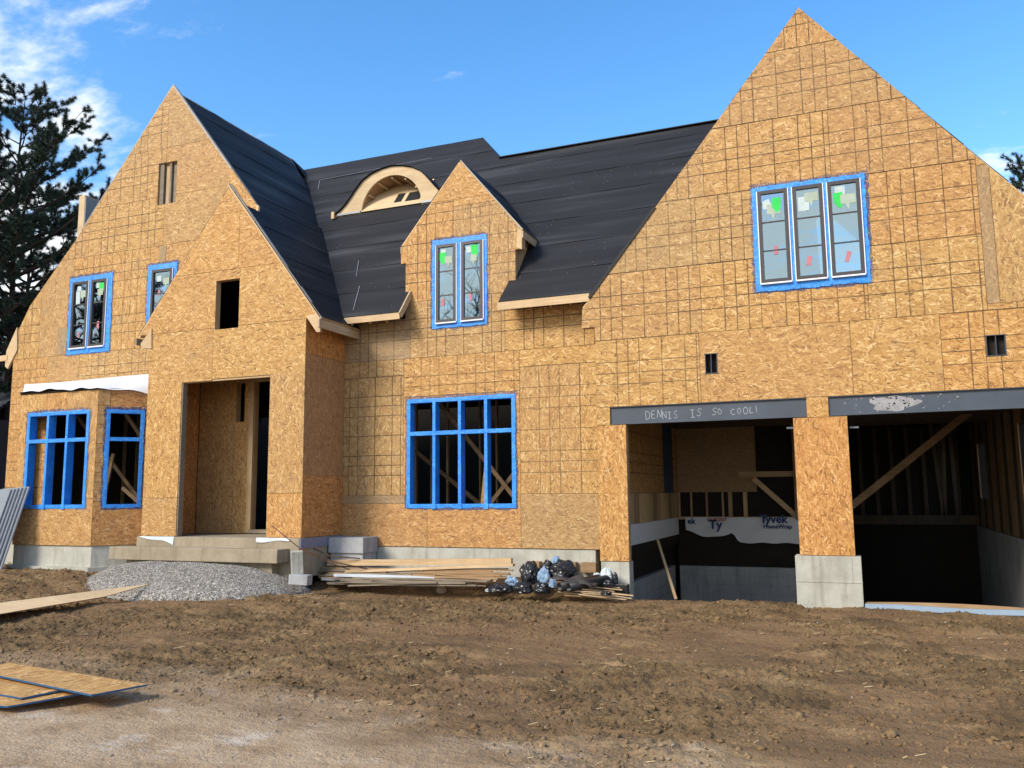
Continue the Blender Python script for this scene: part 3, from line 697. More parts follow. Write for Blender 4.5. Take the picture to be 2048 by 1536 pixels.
# --- foundations
def fnd(name, x0, x1, y0, y1, z0, z1, mat=CONC): return box(name, x0, x1, y0, y1, z0, z1, mat, house, .01)
fnd('foundation', -10.12, -4.62, YC+.02, YC+.28, .0, .822)
fnd('foundation', -4.39, -3.87, YG+.015, YG+.3, -1.5, .655)
fnd('foundation', 2.73, 3.39, YG+.015, YG+.3, -1.5, .655)
pier = fnd('pier_block', -1.055, -.045, YG-.06, YG+.34, -1.6, .818)
for (x0, x1, z0, z1) in ((-1.058, -.042, .40, .417), (-.20, -.185, .41, .80)):
    box('form_seam', x0, x1, YG-.068, YG-.05, z0, z1, CONC, pier)
bayprism('foundation', -.03, 0, BZ0-.005, CONC)
bayprism('footing_ledge', .09, 0, .42, CONC)
fnd('foundation', -19.21, -18.5, YL+.02, YL+.3, -.2, .895)
fnd('entry_block', -10.09, -9.27, 14.86, 15.42, .72, 1.03, BLOCK)
fnd('entry_block', -10.06, -9.30, 14.90, 15.42, .2, .715, BLOCK)
for i in range(4):
    x = -5.95 + i*.36; box('blocking_end', x, x+.27+.03*(i % 2), YC-.16, YC+.0, .42, .60, BROWNW, house, .008)

# --- windows
def ring(fr, inner, outer, jit, d, thick, mat, parent, name, seed=0):
    rr = random.Random(seed); (a0, a1, b0, b1), (c0, c1, d0, d1) = inner, outer
    def side(p, q, P, Q, n):
        return [((p[0]+(q[0]-p[0])*i/n, p[1]+(q[1]-p[1])*i/n), (P[0]+(Q[0]-P[0])*i/n, P[1]+(Q[1]-P[1])*i/n)) for i in range(n)]
    n = 22
    seq = side((a0,b0),(a1,b0),(c0,d0),(c1,d0),n) + side((a1,b0),(a1,b1),(c1,d0),(c1,d1),n) + side((a1,b1),(a0,b1),(c1,d1),(c0,d1),n) + side((a0,b1),(a0,b0),(c0,d1),(c0,d0),n)
    V = []
    for (p, q) in seq:
        j = (rr.uniform(-jit, jit), rr.uniform(-jit, jit))
        V += [fr.p(p[0], p[1], d), fr.p(q[0]+j[0], q[1]+j[1], d+.002)]
    m = len(seq); Fc = [(2*i, 2*i+1, (2*i+3) % (2*m), (2*i+2) % (2*m)) for i in range(m)]
    me = pymesh(name, V, Fc); bm = bmesh.new(); bm.from_mesh(me)
    ret = bmesh.ops.extrude_face_region(bm, geom=bm.faces[:], use_keep_orig=True)
    bmesh.ops.translate(bm, verts=[g for g in ret['geom'] if isinstance(g, bmesh.types.BMVert)], vec=-fr.n*thick)
    bmesh.ops.recalc_face_normals(bm, faces=bm.faces[:]); bm.to_mesh(me); bm.free()
    return put(name, me, mat, parent)
def mat_spray():
    k = MT('blue_spray', .7, .2); k.col((.02,.085,.26)); a = k.noise(k.pos(), 38, 5, .75)
    tr = k.n('ShaderNodeBsdfTransparent'); mx = k.n('ShaderNodeMixShader'); k.l(k.math('MULTIPLY', k.math('SUBTRACT', a, .40, clamp=True), 3.0, clamp=True), mx.inputs[0])
    k.l(tr.outputs[0], mx.inputs[1]); k.l(k.b.outputs[0], mx.inputs[2]); k.l(mx.outputs[0], k.t.nodes['Material Output'].inputs[0]); return k.m
SPRAY = mat_spray()
def fbox(name, fr, a0, a1, b0, b1, d0, d1, mat, parent):
    v = [fr.p(a, b, d) for b in (b0, b1) for (a, d) in ((a0, d0), (a1, d0), (a1, d1), (a0, d1))]
    return put(name, pymesh(name, v, BOXF), mat, parent)
def surround(fr, hole, seed, m=.085, i=.0, inner=None):
    o = (hole[0]-m, hole[1]+m, hole[2]-m, hole[3]+m)
    t = ring(fr, inner or (hole[0]+i, hole[1]-i, hole[2]+i, hole[3]-i), o, .012, -.014, .008, TAPE, house, 'window', seed)
    ring(fr, (o[0]+.01, o[1]-.01, o[2]+.01, o[3]-.01), (o[0]-.045, o[1]+.045, o[2]-.035, o[3]+.055), .022, -.0045, .002, SPRAY, t, 'primer_overspray', seed+50)
    return t
def open_window(fr, hole, cols, zsplit, seed):
    t = surround(fr, hole, seed, .055)
    a0, a1, b0, b1 = hole
    for (x0, x1, z0, z1) in ((a0-.004, a0+.025, b0, b1), (a1-.025, a1+.004, b0, b1), (a0+.026, a1-.026, b0-.004, b0+.025), (a0+.026, a1-.026, b1-.025, b1+.004)):
        fbox('jamb', fr, x0, x1, z0, z1, -.012, .17, TAPE, t)
    xs = [a0+(a1-a0)*i/cols for i in range(cols+1)]
    for x in xs[1:-1]: fbox('mullion', fr, x-.033, x+.033, b0+.026, b1-.026, -.02, .17, TAPE, t)
    for i in range(cols):
        fbox('transom_bar', fr, xs[i]+(.034 if i else .026), xs[i+1]-(.034 if i < cols-1 else .026), zsplit-.04, zsplit+.04, -.016, .17, TAPE, t)
        if i: fbox('tape_patch', fr, xs[i]-.05, xs[i]+.05, b0-.075, b0+.03, -.028, -.0215, TAPE, t)
    return t
open_window(fb, BW, 3, 3.14, 1)
open_window(fr, RW, 1, 3.14, 2)
open_window(fc, CWIN, 4, 3.12, 3)
def glazed(fr, hole, frames, seed, labels):
    bb = (min(q[0] for q in frames)+.012, max(q[1] for q in frames)-.012, min(q[2] for q in frames)+.012, max(q[3] for q in frames)-.012)
    t = surround(fr, hole, seed, .075, .0, bb)
    a0, a1, b0, b1 = hole
    for i in range(len(frames)-1):
        fbox('mullion_tape', fr, frames[i][1]+.004, frames[i+1][0]-.004, b0-.06, b1+.02, -.020, .02, TAPE, t)
    for k, (x0, x1, z0, z1) in enumerate(frames):
        f = .06
        polys = [rect(x0, x1, z0, z0+f), rect(x0, x1, z1-f, z1), rect(x0, x0+f, z0+f, z1-f), rect(x1-f, x1, z0+f, z1-f)]
        s = plate('sash_frame', fr, polys, .10, FRAME, t, d=-.045)
        fbox('vinyl_edge', fr, x1+.002, x1+.020, z0, z1, -.036, .03, WHITE, t); fbox('vinyl_edge', fr, x0-.018, x0-.002, z0, z1, -.03, .03, WHITE, t)
        fbox('sash_sill', fr, x0-.01, x1+.012, z0-.028, z0-.003, -.062, .02, WHITE, t)
        zs = [z0+f+(z1-z0-2*f)*q/3 for q in range(4)]
        for q in range(3):
            fbox('pane', fr, x0+f-.003, x1-f+.003, zs[q]+(.008 if q else -.003), zs[q+1]-(.008 if q < 2 else -.003), -.012, -.006, GLASS, t)
            if q: fbox('muntin', fr, x0+f, x1-f, zs[q]-.011, zs[q]+.011, -.024, 0, FRAME, t)
        W_, H_ = x1-x0-2*f, z1-z0-2*f
        for li_, (nm, m, u, v, wd, ht, tilt) in enumerate(labels[k % len(labels)]):
            wd, ht = wd*{'slip_label': .75, 'tag_label': .85}.get(nm, 1), ht*{'slip_label': .75, 'tag_label': .85}.get(nm, 1); cx_, cz_ = x0+f+W_*u, z0+f+H_*v; ca, sa = math.cos(tilt), math.sin(tilt)
            if nm == 'arrow_label': pts = [(-.5,.5), (.5,.5), (.5,-.2), (.25,-.5), (-.1,-.45), (-.5,-.1)]
            elif nm == 'tag_label': pts = [(-.5,.5), (.5,.5), (.5,-.1), (.12,-.1), (0,-.5), (-.2,-.1), (-.5,-.1)]
            else: pts = [(-.5,.5), (.5,.5), (.5,-.5), (-.5,-.5)]
            P = [(cx_+(a*wd*ca-b*ht*sa), cz_+(a*wd*sa+b*ht*ca)) for a, b in pts]
            if nm == 'tag_label':
                P2 = [[P[0], P[1], P[2], P[6]], [P[3], P[4], P[5]]]
            elif nm == 'arrow_label': P2 = [P]
            else: P2 = [P]
            dd = -.0145-.0022*li_
            plate(nm, fr, P2, .0015, m, t, d=dd)
    return t
GL = ('arrow_label', GREEN); PL = ('tag_label', PALE); WL = ('square_label', plain('square_paper', (.46,.54,.53), .6)); RL = ('slip_label', PINK)
fx = [XZ(1514.4, 385, YG)[0], XZ(1574, 385, YG)[0], XZ(1584, 375, YG)[0], XZ(1643.5, 367, YG)[0], XZ(1654, 366, YG)[0], XZ(1718, 357, YG)[0]]
glazed(fg, GWIN, [(fx[0], fx[1], 5.45, 7.10), (fx[2], fx[3], 5.45, 7.10), (fx[4], fx[5], 5.45, 7.10)], 5, [
    [(*WL, .22, .88, .15, .15, .4), (*PL, .52, .78, .26, .34, 0), (*GL, .66, .86, .15, .26, -.06), (*RL, .55, .33, .09, .20, 0)],
    [(*WL, .22, .83, .14, .26, 0), (*PL, .66, .87, .26, .30, 0), (*WL, .32, .80, .17, .15, 0), (*RL, .42, .17, .10, .22, -.2)],
    [(*WL, .34, .93, .16, .15, 0), (*GL, .26, .82, .15, .27, .05), (*PL, .66, .79, .28, .32, 0), (*RL, .52, .17, .09, .24, -.3)]])
ex = [XZ(873.6, 495, YC)[0], XZ(912.7, 492, YC)[0], XZ(923.6, 486, YC)[0], XZ(966, 482, YC)[0]]
dz0, dz1 = XZ(966, 638, YC)[1], XZ(873, 492, YC)[1]
glazed(fc, DWIN, [(ex[0], ex[1], dz0, dz1), (ex[2], ex[3], dz0, dz1)], 6, [
    [(*WL, .3, .93, .11, .13, 0), (*GL, .25, .85, .15, .25, 0), (*PL, .66, .79, .2, .3, 0), (*RL, .28, .24, .09, .22, 0)],
    [(*WL, .3, .93, .12, .13, 0), (*GL, .66, .90, .16, .27, .1), (*PL, .6, .78, .16, .26, 0), (*RL, .4, .27, .08, .20, .2)]])
lx = [p_(148.5, 566)[0], p_(179.5, 562)[0], p_(186, 561)[0], p_(216, 555)[0]]
glazed(fl, w1, [(lx[0], lx[1], 5.42, 7.03), (lx[2], lx[3], 5.42, 7.03)], 7, [
    [(*WL, .35, .93, .12, .12, 0), (*PL, .7, .8, .2, .32, 0), (*WL, .3, .78, .13, .3, .05), (*RL, .55, .17, .07, .2, 0)],
    [(*WL, .4, .95, .14, .14, 0), (*GL, .7, .90, .15, .25, .1), (*PL, .6, .80, .2, .3, 0), (*RL, .55, .30, .09, .24, 0)]])
glazed(fl, w2, [(w2[0]+.06, w2[1]-.05, 5.42, w2[3]-.06)], 8, [[(*WL, .3, .90, .13, .13, 0), (*PL, .75, .82, .2, .3, 0), (*RL, .35, .68, .09, .18, 0)]])

# ------------------------------------------------------------------ roofs
def slope(name, o, A, S, n, polys, s1, course=0.93, deck=.05, first=0.0):
    """a roof slope: plywood deck plus lapped felt courses; a runs along the eave, s up the slope."""
    f = Frame(o, A, S, n)
    dk = plate(name, f, polys, deck, PLY, house)
    i = 0; s0 = first
    while s0 < s1-.05:
        e = min(s1, s0+course); ps = []
        for P in polys:
            q = rclip(P, -1e3, 1e3, s0-.07, e)
            if len(q) >= 3: ps.append(q)
        if ps:
            V, Fc, uv = [], [], []
            cuts = []
            for q in ps:     # slice along the eave so that the sheet can ripple
                amin, amax = min(p[0] for p in q), max(p[0] for p in q); n_ = max(1, int((amax-amin)/.35))
                for k in range(n_):
                    c = rclip(q, amin+(amax-amin)*k/n_, amin+(amax-amin)*(k+1)/n_, -1e3, 1e3)
                    if len(c) >= 3: cuts.append(c)
            idx = {}
            def vid(p, top):
                k_ = (round(p[0], 3), round(p[1], 3), top)
                if k_ not in idx:
                    t = 1-(p[1]-(s0-.07))/(e-s0+.07)
                    rip = .006*math.sin(p[0]*3.1+i*2.1)+.005*math.sin(p[0]*7.3+i)
                    h = .007+.009*t+rip*.5
                    idx[k_] = len(V); V.append(f.p(p[0], p[1], -max(h, .004) + (0 if top else .004))); uv.append((p[0], p[1]))
                return idx[k_]
            for c in cuts:
                top = [vid(p, True) for p in c]
                if len(set(top)) >= 3: Fc.append(top)
            me = pymesh('felt_course', V, Fc)
            bm = bmesh.new(); bm.from_mesh(me)
            for ff in bm.faces:
                ff.normal_update()
                if ff.normal.dot(f.n) < 0: ff.normal_flip()
            ret = bmesh.ops.extrude_face_region(bm, geom=bm.faces[:], use_keep_orig=True)
            bmesh.ops.translate(bm, verts=[g for g in ret['geom'] if isinstance(g, bmesh.types.BMVert)], vec=-f.n*.005)
            ul = bm.loops.layers.uv.new('UVMap')
            for ff in bm.faces:
                for lp in ff.loops:
                    r = lp.vert.co-f.o; lp[ul].uv = (r.dot(f.A), r.dot(f.B))
            bm.to_mesh(me); bm.free()
            put('felt_course', me, FELT, dk)
        s0 = e; i += 1
    return dk
def unit(v): v = Vector(v); v.normalize(); return v
# main roof (a = X, s up the slope from the eave)
LX, LZ = -14.49, 11.42
KM = 1.22; cM = 1/math.hypot(1, KM); sM = KM*cM
Z0 = 5.60; YE0 = 15.02
toS = lambda y: (y-YE0)/cM
def vL(y):
    z = Z0+KM*(y-YE0)
    return (-12.2+(8.58-z)/1.3 if z < 8.3 else LX+(LZ-z)/1.305) - .25
def vR(y): return -.52-(AP[1]-(Z0+KM*(y-YE0)))/1.22 + .12
def band(y0, y1, l0, l1, r0, r1): return [(l0, toS(y0)), (r0, toS(y0)), (r1, toS(y1)), (l1, toS(y1))]
mp = [band(15.02, 15.47, vL(15.02)+.25, vL(15.47)+.1, -8.56, -8.56), band(15.02, 15.47, -6.36, -6.30, -4.47, -4.2),
      band(15.47, 17.2, vL(15.47), vL(17.2), vR(15.47), vR(17.2)), band(17.2, 18.8, vL(17.3), vL(18.8), vR(17.2), vR(18.8)),
      band(18.8, 19.65, vL(18.8), vL(19.65), -7.9, -8.72)]
nM = Vector((0, -sM, cM))
mroof = slope('main_roof', (0, YE0, Z0), (1, 0, 0), (0, cM, sM), nM, mp, toS(19.65))
# hip end and back slopes close the attic
rz, lz = Z0+KM*(19.65-YE0), Z0+KM*(18.8-YE0)
put('roof_back', pymesh('roof_back', [(-15.3, 19.65, rz), (-8.72, 19.65, rz), (-8.72, 24.2, Z0), (-15.3, 24.2, Z0)], [(0, 1, 2, 3)]), FELT, house)
put('roof_back', pymesh('roof_back', [(-8.72, 19.65, rz), (-7.9, 18.8, lz), (-7.9, 20.5, lz), ], [(0, 1, 2)]), FELT, house)
put('roof_back', pymesh('roof_back', [(-7.9, 18.8, lz), (-.6, 18.8, lz), (-.6, 24.2, Z0-.6), (-8.72, 24.2, Z0-.6)], [(0, 1, 2, 3)]), FELT, house)
bar('ridge_cap', (-7.9, 18.79, lz+.012), (-.8, 18.79, lz+.012), .16, .02, FELT, house)
# fascia and rafter ends on the main eave
bar('fascia', (vL(15.02)+.24, YE0-.012, Z0-.075), (-8.555, YE0-.012, Z0-.075), .035, .13, LUM, house)
bar('fascia', (-6.37, YE0-.012, Z0-.085), (-4.50, YE0-.012, Z0-.085), .035, .15, LUM, house)
bar('rake_board', (-8.545, YE0-.01, Z0-.06), (-8.545, 15.47, Z0-.06+KM*.46), .03, .13, LUMY, house)
for x in (-9.75, -9.3, -8.9, -6.1, -5.7, -5.3, -4.9):
    bar('rafter_tail', (x, YE0+.02, Z0-.13), (x, YC+.2, Z0-.13+KM*.63), .04, .12, LUMY, house)

# left gable roof
KL = 1.305; cL = 1/math.hypot(1, KL); sL = KL*cL
slope('left_gable_roof', (LX+2.6, 0, LZ-KL*2.6), (0, 1, 0), (-cL, 0, sL), Vector((sL, 0, cL)), [[(14.64, 0), (17.7, 0), (19.2, 2.6/cL), (14.64, 2.6/cL)], [(14.09, .05), (14.64, .05), (14.64, .42), (14.09, .42)]], 2.6/cL)
KW = 1.20; cW = 1/math.hypot(1, KW); sW = KW*cW
slope('left_gable_roof', (LX-4.4, 0, LZ-KW*4.4), (0, 1, 0), (cW, 0, sW), Vector((-sW, 0, cW)), [rect(14.64, 19.2, 0, 4.4/cW)], 4.4/cW)
put('roof_back', pymesh('roof_back', [(LX, 19.2, LZ+.02), (LX+3.0, 23.5, 7.5), (LX-4.4, 24.0, 6.2), (LX-4.4, 19.2, LZ-KW*4.4), (LX+2.0, 19.2, LZ-KL*2.0)], [(0, 1, 2), (0, 2, 3), (0, 4, 1)]), FELT, house)
put('flared_eave', pymesh('flared_eave', [(LX-4.38, 14.64, LZ-KW*4.38), (-19.6, 14.64, 5.55), (-19.6, 24, 5.55), (LX-4.38, 24, LZ-KW*4.38)], [(0, 1, 2, 3)]), FELT, house)
tr_ = lambda p, q, w_, h_, nm, m: bar(nm, p, q, w_, h_, m, house, up=(0, -1, 0))
EDGE = plain('sheathing_edge', (.40,.37,.33), .7)
apx = (a0[0]+.005, YL+.02, a0[1]+.012)
tr_(apx, (-11.92, YL+.02, 8.20), .035, .06, 'rake_edge', EDGE)
tr_((a0[0]-.01, YL+.03, a0[1]+.01), (a1[0]-.01, YL+.03, a1[1]+.02), .02, .05, 'rake_edge', EDGE)
ret = plate('gable_return', facade(YE+.045), [[XZ(455, 364, YE), XZ(459, 334, YE), XZ(512, 410, YE), XZ(512, 419, YE), XZ(490, 410, YE)]], .03, OSB, house, (0, 0), False, (.05, 0, .1, 1))
plate('return_edge', facade(YE+.02), [[XZ(511, 408, YE), XZ(516, 411, YE), XZ(515, 421, YE), XZ(511, 420, YE)]], .05, LUM, ret)
# rafter tail at the far left corner
plate('rafter_tail', facade(YL-.03), [[p_(36, 655), p_(36, 700), p_(17, 738), p_(12, 733), p_(15, 702)]], .05, LUM, house)
bar('fascia', (*p_(17, 716)[:1], YL-.02, p_(17, 716)[1]), (-20.4, YL-.02, p_(17, 716)[1]-.02), .04, .14, LUM, house)

# entry roof
EZ = 8.56; KE = 1.30; cE = 1/math.hypot(1, KE); sE = KE*cE
def es(dx): return dx/cE
slope('entry_roof', (-9.78, 0, EZ-KE*2.42), (0, 1, 0), (-cE, 0, sE), Vector((sE, 0, cE)), [[(14.0, 0), (15.44, 0), (17.6, es(2.42)), (14.0, es(2.42))]], es(2.42))
slope('entry_roof', (-14.62, 0, EZ-KE*2.42), (0, 1, 0), (cE, 0, sE), Vector((-sE, 0, cE)), [rect(14.06, 14.58, 0, es(2.42))], es(2.42))
tr_((-12.2+.01, YE+.005, 8.55), (-9.775, YE+.005, 8.55-KE*2.425), .035, .07, 'rake_edge', EDGE)
bar('fascia', (-9.80, 13.96, EZ-KE*2.42-.13), (-9.80, 15.43, EZ-KE*2.42-.13), .035, .17, LUMY, house)
e_ = lambda px, py: XZ(px, py, YE-.02)
plate('eave_return', facade(YE-.025), [[e_(612, 632), e_(633, 627), e_(641, 634), e_(640, 664), e_(633, 664)]], .05, LUM, house)
plate('eave_return', facade(YE-.025), [[e_(303, 657), e_(303, 697), e_(284, 696), e_(281, 688)]], .05, LUM, house)
bar('fascia', (-14.60, 13.98, EZ-KE*2.42-.13), (-14.60, 14.57, EZ-KE*2.42-.13), .035, .15, GREYW, house)

# dormer roof
KD = 1.21; cD = 1/math.hypot(1, KD); sD = KD*cD; DX, DZ = -7.39, 8.85
for sg in (1, -1):
    slope('dormer_roof', (DX+sg*1.40, 0, DZ-KD*1.40), (0, 1, 0), (-sg*cD, 0, sD), Vector((sg*sD, 0, cD)), [[(15.47, 0), (16.9, 0), (18.2, 1.40/cD), (15.47, 1.40/cD)]], 1.40/cD, .6)
    bar('fascia', (DX+sg*1.39, 15.44, DZ-KD*1.40-.10), (DX+sg*1.39, 16.25, DZ-KD*1.40-.10), .03, .14, LUMY, house)
    put('dormer_cheek', pymesh('dormer_cheek', [(DX+sg*1.235, 15.60, 5.9), (DX+sg*1.235, 16.6, 7.2), (DX+sg*1.235, 15.60, 7.2)], [(0, 1, 2)]), OSB, house, (.5, 0, .4, 1))
tr_((DX+.005, YC-.0+.03, 8.84), (-6.0, YC+.03, 7.16), .02, .05, 'rake_edge', EDGE)
plate('eave_return', facade(YC-.016), [[XZ(1036, 455, YC), XZ(1044, 462, YC), XZ(1044, 499, YC), XZ(1033, 495, YC)]], .03, LUM, house)

# garage roof
KG = 1.22; cG = 1/math.hypot(1, KG); sG = KG*cG
for sg in (1, -1):
    slope('garage_roof', (AP[0]+sg*4.12, 0, AP[1]-.02-KG*4.12), (0, 1, 0), (-sg*cG, 0, sG), Vector((sg*sG, 0, cG)), [rect(15.03, 26.5, 0, 4.12/cG)], 4.12/cG)
bar('rake_flashing', (-4.50, YG-.0, 5.50), (-3.2, YG-.0, 5.50+1.22*1.3), .05, .05, FELT, house, up=(0, -1, 0))

# eyebrow dormer
XC, ZB, YF = -10.37, 8.90, 17.72
BT = [(0, 1.10), (.28, 1.07), (.59, .98), (.83, .84), (1.0, .66), (1.16, .46), (1.32, .28), (1.5, .13), (1.75, 0.0)]
def bell(x): return float(np.interp(abs(x), [b[0] for b in BT], [b[1] for b in BT]))
def ell(x): return .88*math.sqrt(max(0, 1-(x/.86)**2)) if abs(x) < .86 else 0.0
ns = 64; xs_ = [-1.74+3.48*i/ns for i in range(ns+1)]
fy = facade(YF)
polys = []
for i in range(ns):
    x0, x1 = xs_[i], xs_[i+1]
    polys.append([(XC+x0, ZB+ell(x0)), (XC+x1, ZB+ell(x1)), (XC+x1, ZB+bell(x1)+.004), (XC+x0, ZB+bell(x0)+.004)])
eyeb = plate('eyebrow_dormer', fy, polys, .05, PLY, house)
V, Fc, V2, F2 = [], [], [], []
for i, x in enumerate(xs_):
    z = ZB+bell(x)+.02; ye = YE0+(z-Z0)/KM+.15
    V += [(XC+x, YF-.06, z), (XC+x, max(ye, YF), z)]
for i in range(ns): Fc.append((2*i, 2*i+2, 2*i+3, 2*i+1))
put('eyebrow_felt', pymesh('eyebrow_felt', V, Fc, True), FELT, eyeb)
V = []
for i in range(41):
    a = math.pi*i/40; V += [(XC-.86*math.cos(a), YF+.05, ZB+.88*math.sin(a)), (XC-.86*math.cos(a), YF+1.0, ZB+.88*math.sin(a))]
put('eyebrow_soffit', pymesh('eyebrow_soffit', V, [(2*i, 2*i+1, 2*i+3, 2*i+2) for i in range(40)], True), BROWNW, eyeb)
for k in range(5):
    a = R(35+k*27); bar('eyebrow_rib', (XC-.83*math.cos(a), YF+.06, ZB+.84*math.sin(a)), (XC-.83*math.cos(a), YF+.95, ZB+.84*math.sin(a)), .05, .04, LUMY, eyeb)
fm = Frame((0, YE0, Z0), (1, 0, 0), (0, cM, sM), nM)
sY = toS(YF+.02)
put('dark_backing', pymesh('dark_backing', [fm.p(XC-.1, sY+.1, -.035), fm.p(XC+.8, sY+.1, -.035), fm.p(XC+.8, sY+.7, -.035), fm.p(XC-.1, sY+.7, -.035)], [(0, 1, 2, 3)]), FELT, eyeb)  # dark felt sheet stands in for the shade inside the panel holes
plate('eyebrow_panel', fm, cells((XC-.85, XC+.85, sY, sY+1.1), [rect(XC-.9, XC+.9, sY, sY+1.2)], [(XC+.0, XC+.22, sY+.20, sY+.62), (XC+.32, XC+.74, sY+.18, sY+.60)]), .012, PLY, eyeb, d=-.045)
bar('eyebrow_sill', (XC-1.55, YF-.02, ZB+.05), (XC-.87, YF-.02, ZB+.05), .04, .05, METAL, eyeb)
bar('eyebrow_sill', (XC+.87, YF-.02, ZB+.05), (XC+1.5, YF-.02, ZB+.05), .04, .05, METAL, eyeb)
bar('eyebrow_block', (XC-1.63, YF-.10, ZB-.06), (XC-1.63, YF-.10, ZB+.12), .08, .05, LUM, eyeb)
# felt seams drawn as thin strips of flashing and wrinkles
SEAM = plain('seam_tape', (.22,.23,.27), .5)
def seam(p, q, parent, w_=.012): bar('seam_tape', p, q, w_, .004, SEAM, parent, up=nM)
def onM(x, y, h=.03): return Vector((x, y, Z0+KM*(y-YE0)))+nM*h
for (a, b) in (((-13.45, 19.1), (-10.0, 19.2)), ((-13.45, 19.1), (-13.25, 18.75)), ((-9.95, 15.7), (-9.75, 15.15)), ((-10.4, 16.35), (-10.2, 15.95))):
    seam(onM(*a), onM(*b), mroof)
# plywood chase beyond the left slope
ch = box('chimney_chase', -19.08, -18.87, 16.1, 17.3, 5.0, 9.97, PLY, house)
box('chase_side', -18.868, -18.84, 16.11, 17.29, 5.0, 9.92, plain('grey_sheathing', (.30,.31,.30), .8), ch)

# ------------------------------------------------------------------ inside the house
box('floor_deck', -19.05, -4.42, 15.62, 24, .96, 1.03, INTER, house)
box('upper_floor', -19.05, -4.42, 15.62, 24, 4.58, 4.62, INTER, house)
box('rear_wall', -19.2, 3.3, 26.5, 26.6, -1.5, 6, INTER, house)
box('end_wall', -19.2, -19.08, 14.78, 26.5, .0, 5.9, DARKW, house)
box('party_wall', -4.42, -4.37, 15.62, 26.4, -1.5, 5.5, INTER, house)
for i in range(13):
    x = -10.0+i*.43
    bar('inner_stud', (x, 18.4, 1.03), (x, 18.4, 4.58), .09, .04, LUMZ, house, up=(1, 0, 0))
for p, q in (((-8.6, 16.9, 3.9), (-6.3, 17.2, 1.05)), ((-9.6, 17.6, 2.9), (-7.2, 17.6, 1.1)), ((-8.1, 17.3, 1.05), (-6.2, 17.3, 3.2)), ((-7.35, 16.3, 1.05), (-7.15, 16.3, 2.9))):
    bar('brace', p, q, .09, .04, BROWNW, house, up=(0, 1, 0))
for i in range(10):
    x = -18.6+i*.45
    bar('inner_stud', (x, 17.6, 1.03), (x, 17.6, 4.58), .09, .04, LUMZ, house, up=(1, 0, 0))
for p, q in (((-17.9, 15.3, 4.0), (-15.6, 15.5, 1.6)), ((-16.6, 15.0, 1.05), (-16.2, 15.0, 2.9)), ((-15.7, 14.75, 3.9), (-14.5, 15.1, 2.2)), ((-15.6, 14.75, 2.1), (-14.6, 15.0, 1.3))):
    bar('brace', p, q, .09, .04, BROWNW, house, up=(0, 1, 0))
for i in range(5): bar('inner_stud', (-12.6+i*.42, 17.3, 1.03), (-12.6+i*.42, 17.3, 4.58), .09, .04, LUMZ, house, up=(1, 0, 0))

# ------------------------------------------------------------------ inside the garage
YK, XL_, XR_ = 21.5, -4.25, 2.85
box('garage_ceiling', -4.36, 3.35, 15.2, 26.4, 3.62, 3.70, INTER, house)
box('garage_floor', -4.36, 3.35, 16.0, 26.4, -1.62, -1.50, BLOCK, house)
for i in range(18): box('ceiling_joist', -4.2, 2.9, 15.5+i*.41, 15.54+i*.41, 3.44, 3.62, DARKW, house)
K_ = lambda px, py: XZ(px, py, YK)
bk2 = box('garage_back_wall', -4.30, -.5, YK+.05, YK+.07, -1.5, 3.62, INTER, house)
for (x0, x1, z0, z1) in ((-4.25, -2.32, 1.87, 3.60),):
    plate('osb_sheet', facade(YK), [rect(x0, x1, z0, z1)], .013, OSB, bk2, (x0, z0), False, (1.0, 0, .4, 1))
for px in (1358, 1382, 1413, 1445, 1458, 1488):
    x = K_(px, 1000)[0]; box('stud', x-.02, x+.025 + (.05 if px > 1450 else 0), YK-.0, YK+.04, 1.27, 1.868, LUMZ, bk2)
box('sill_plate', -4.25, -1.0, YK-.02, YK+.04, 1.20, 1.268, LUM, bk2)
bar('brace', (K_(1478, 949)[0], YK-.08, K_(1478, 949)[1]), (-.6, YK-.08, K_(1590, 948)[1]), .13, .04, LUM, bk2, up=(0, 1, 0))
bar('brace', (K_(1508, 957)[0], YK-.13, K_(1508, 957)[1]), (K_(1596, 1034)[0], YK-.13, K_(1596, 1034)[1]), .12, .04, LUM, bk2, up=(0, 1, 0))
box('post', K_(1586, 900)[0], K_(1596, 900)[0]+.05, YK-.3, YK-.18, 1.2, 3.6, BROWNW, bk2)
# house wrap hanging over the rim, with its print
V, Fc = [], []
for i in range(41):
    u = i/40; x = -4.05+u*2.75
    bot = .95-.17*math.sin(min(1, max(0, u/.46))*math.pi)-.30*float(sm(.40, .47, u))+.012*math.sin(u*31)
    for j in range(5):
        v = j/4; V.append((x, YK-.13-.03*math.sin(u*17+v*4)-.02*v, 1.255+(bot-1.255)*v))
for i in range(40):
    for j in range(4): Fc.append((i*5+j, i*5+j+1, (i+1)*5+j+1, (i+1)*5+j))
hw = put('house_wrap', pymesh('house_wrap', V, Fc, True), WRAP, bk2)
def text(body, size, x, y, z, mat, parent, name, bold=.012):
    cu = bpy.data.curves.new(name, 'FONT'); cu.body = body; cu.size = size; cu.offset = bold*size; cu.resolution_u = 2
    o = bpy.data.objects.new('tmp', cu); COL.objects.link(o)
    dg = bpy.context.evaluated_depsgraph_get(); me = bpy.data.meshes.new_from_object(o.evaluated_get(dg)); bpy.data.objects.remove(o)
    me.transform(Matrix.Translation((x, y, z)) @ Matrix.Rotation(R(90), 4, 'X')); me.name = name; me.materials.clear()
    return put(name, me, mat, parent)
YT = YK-.20
text('Ty', .30, K_(1421, 1060)[0], YT, .985, INKB, hw, 'printed_word', .03)
text('DUPONT', .115, K_(1417, 1041)[0], YT, 1.165, INKR, hw, 'printed_word', .02)
text('yvek', .27, K_(1533, 1045)[0], YT, 1.13, INKB, hw, 'printed_word', .03)
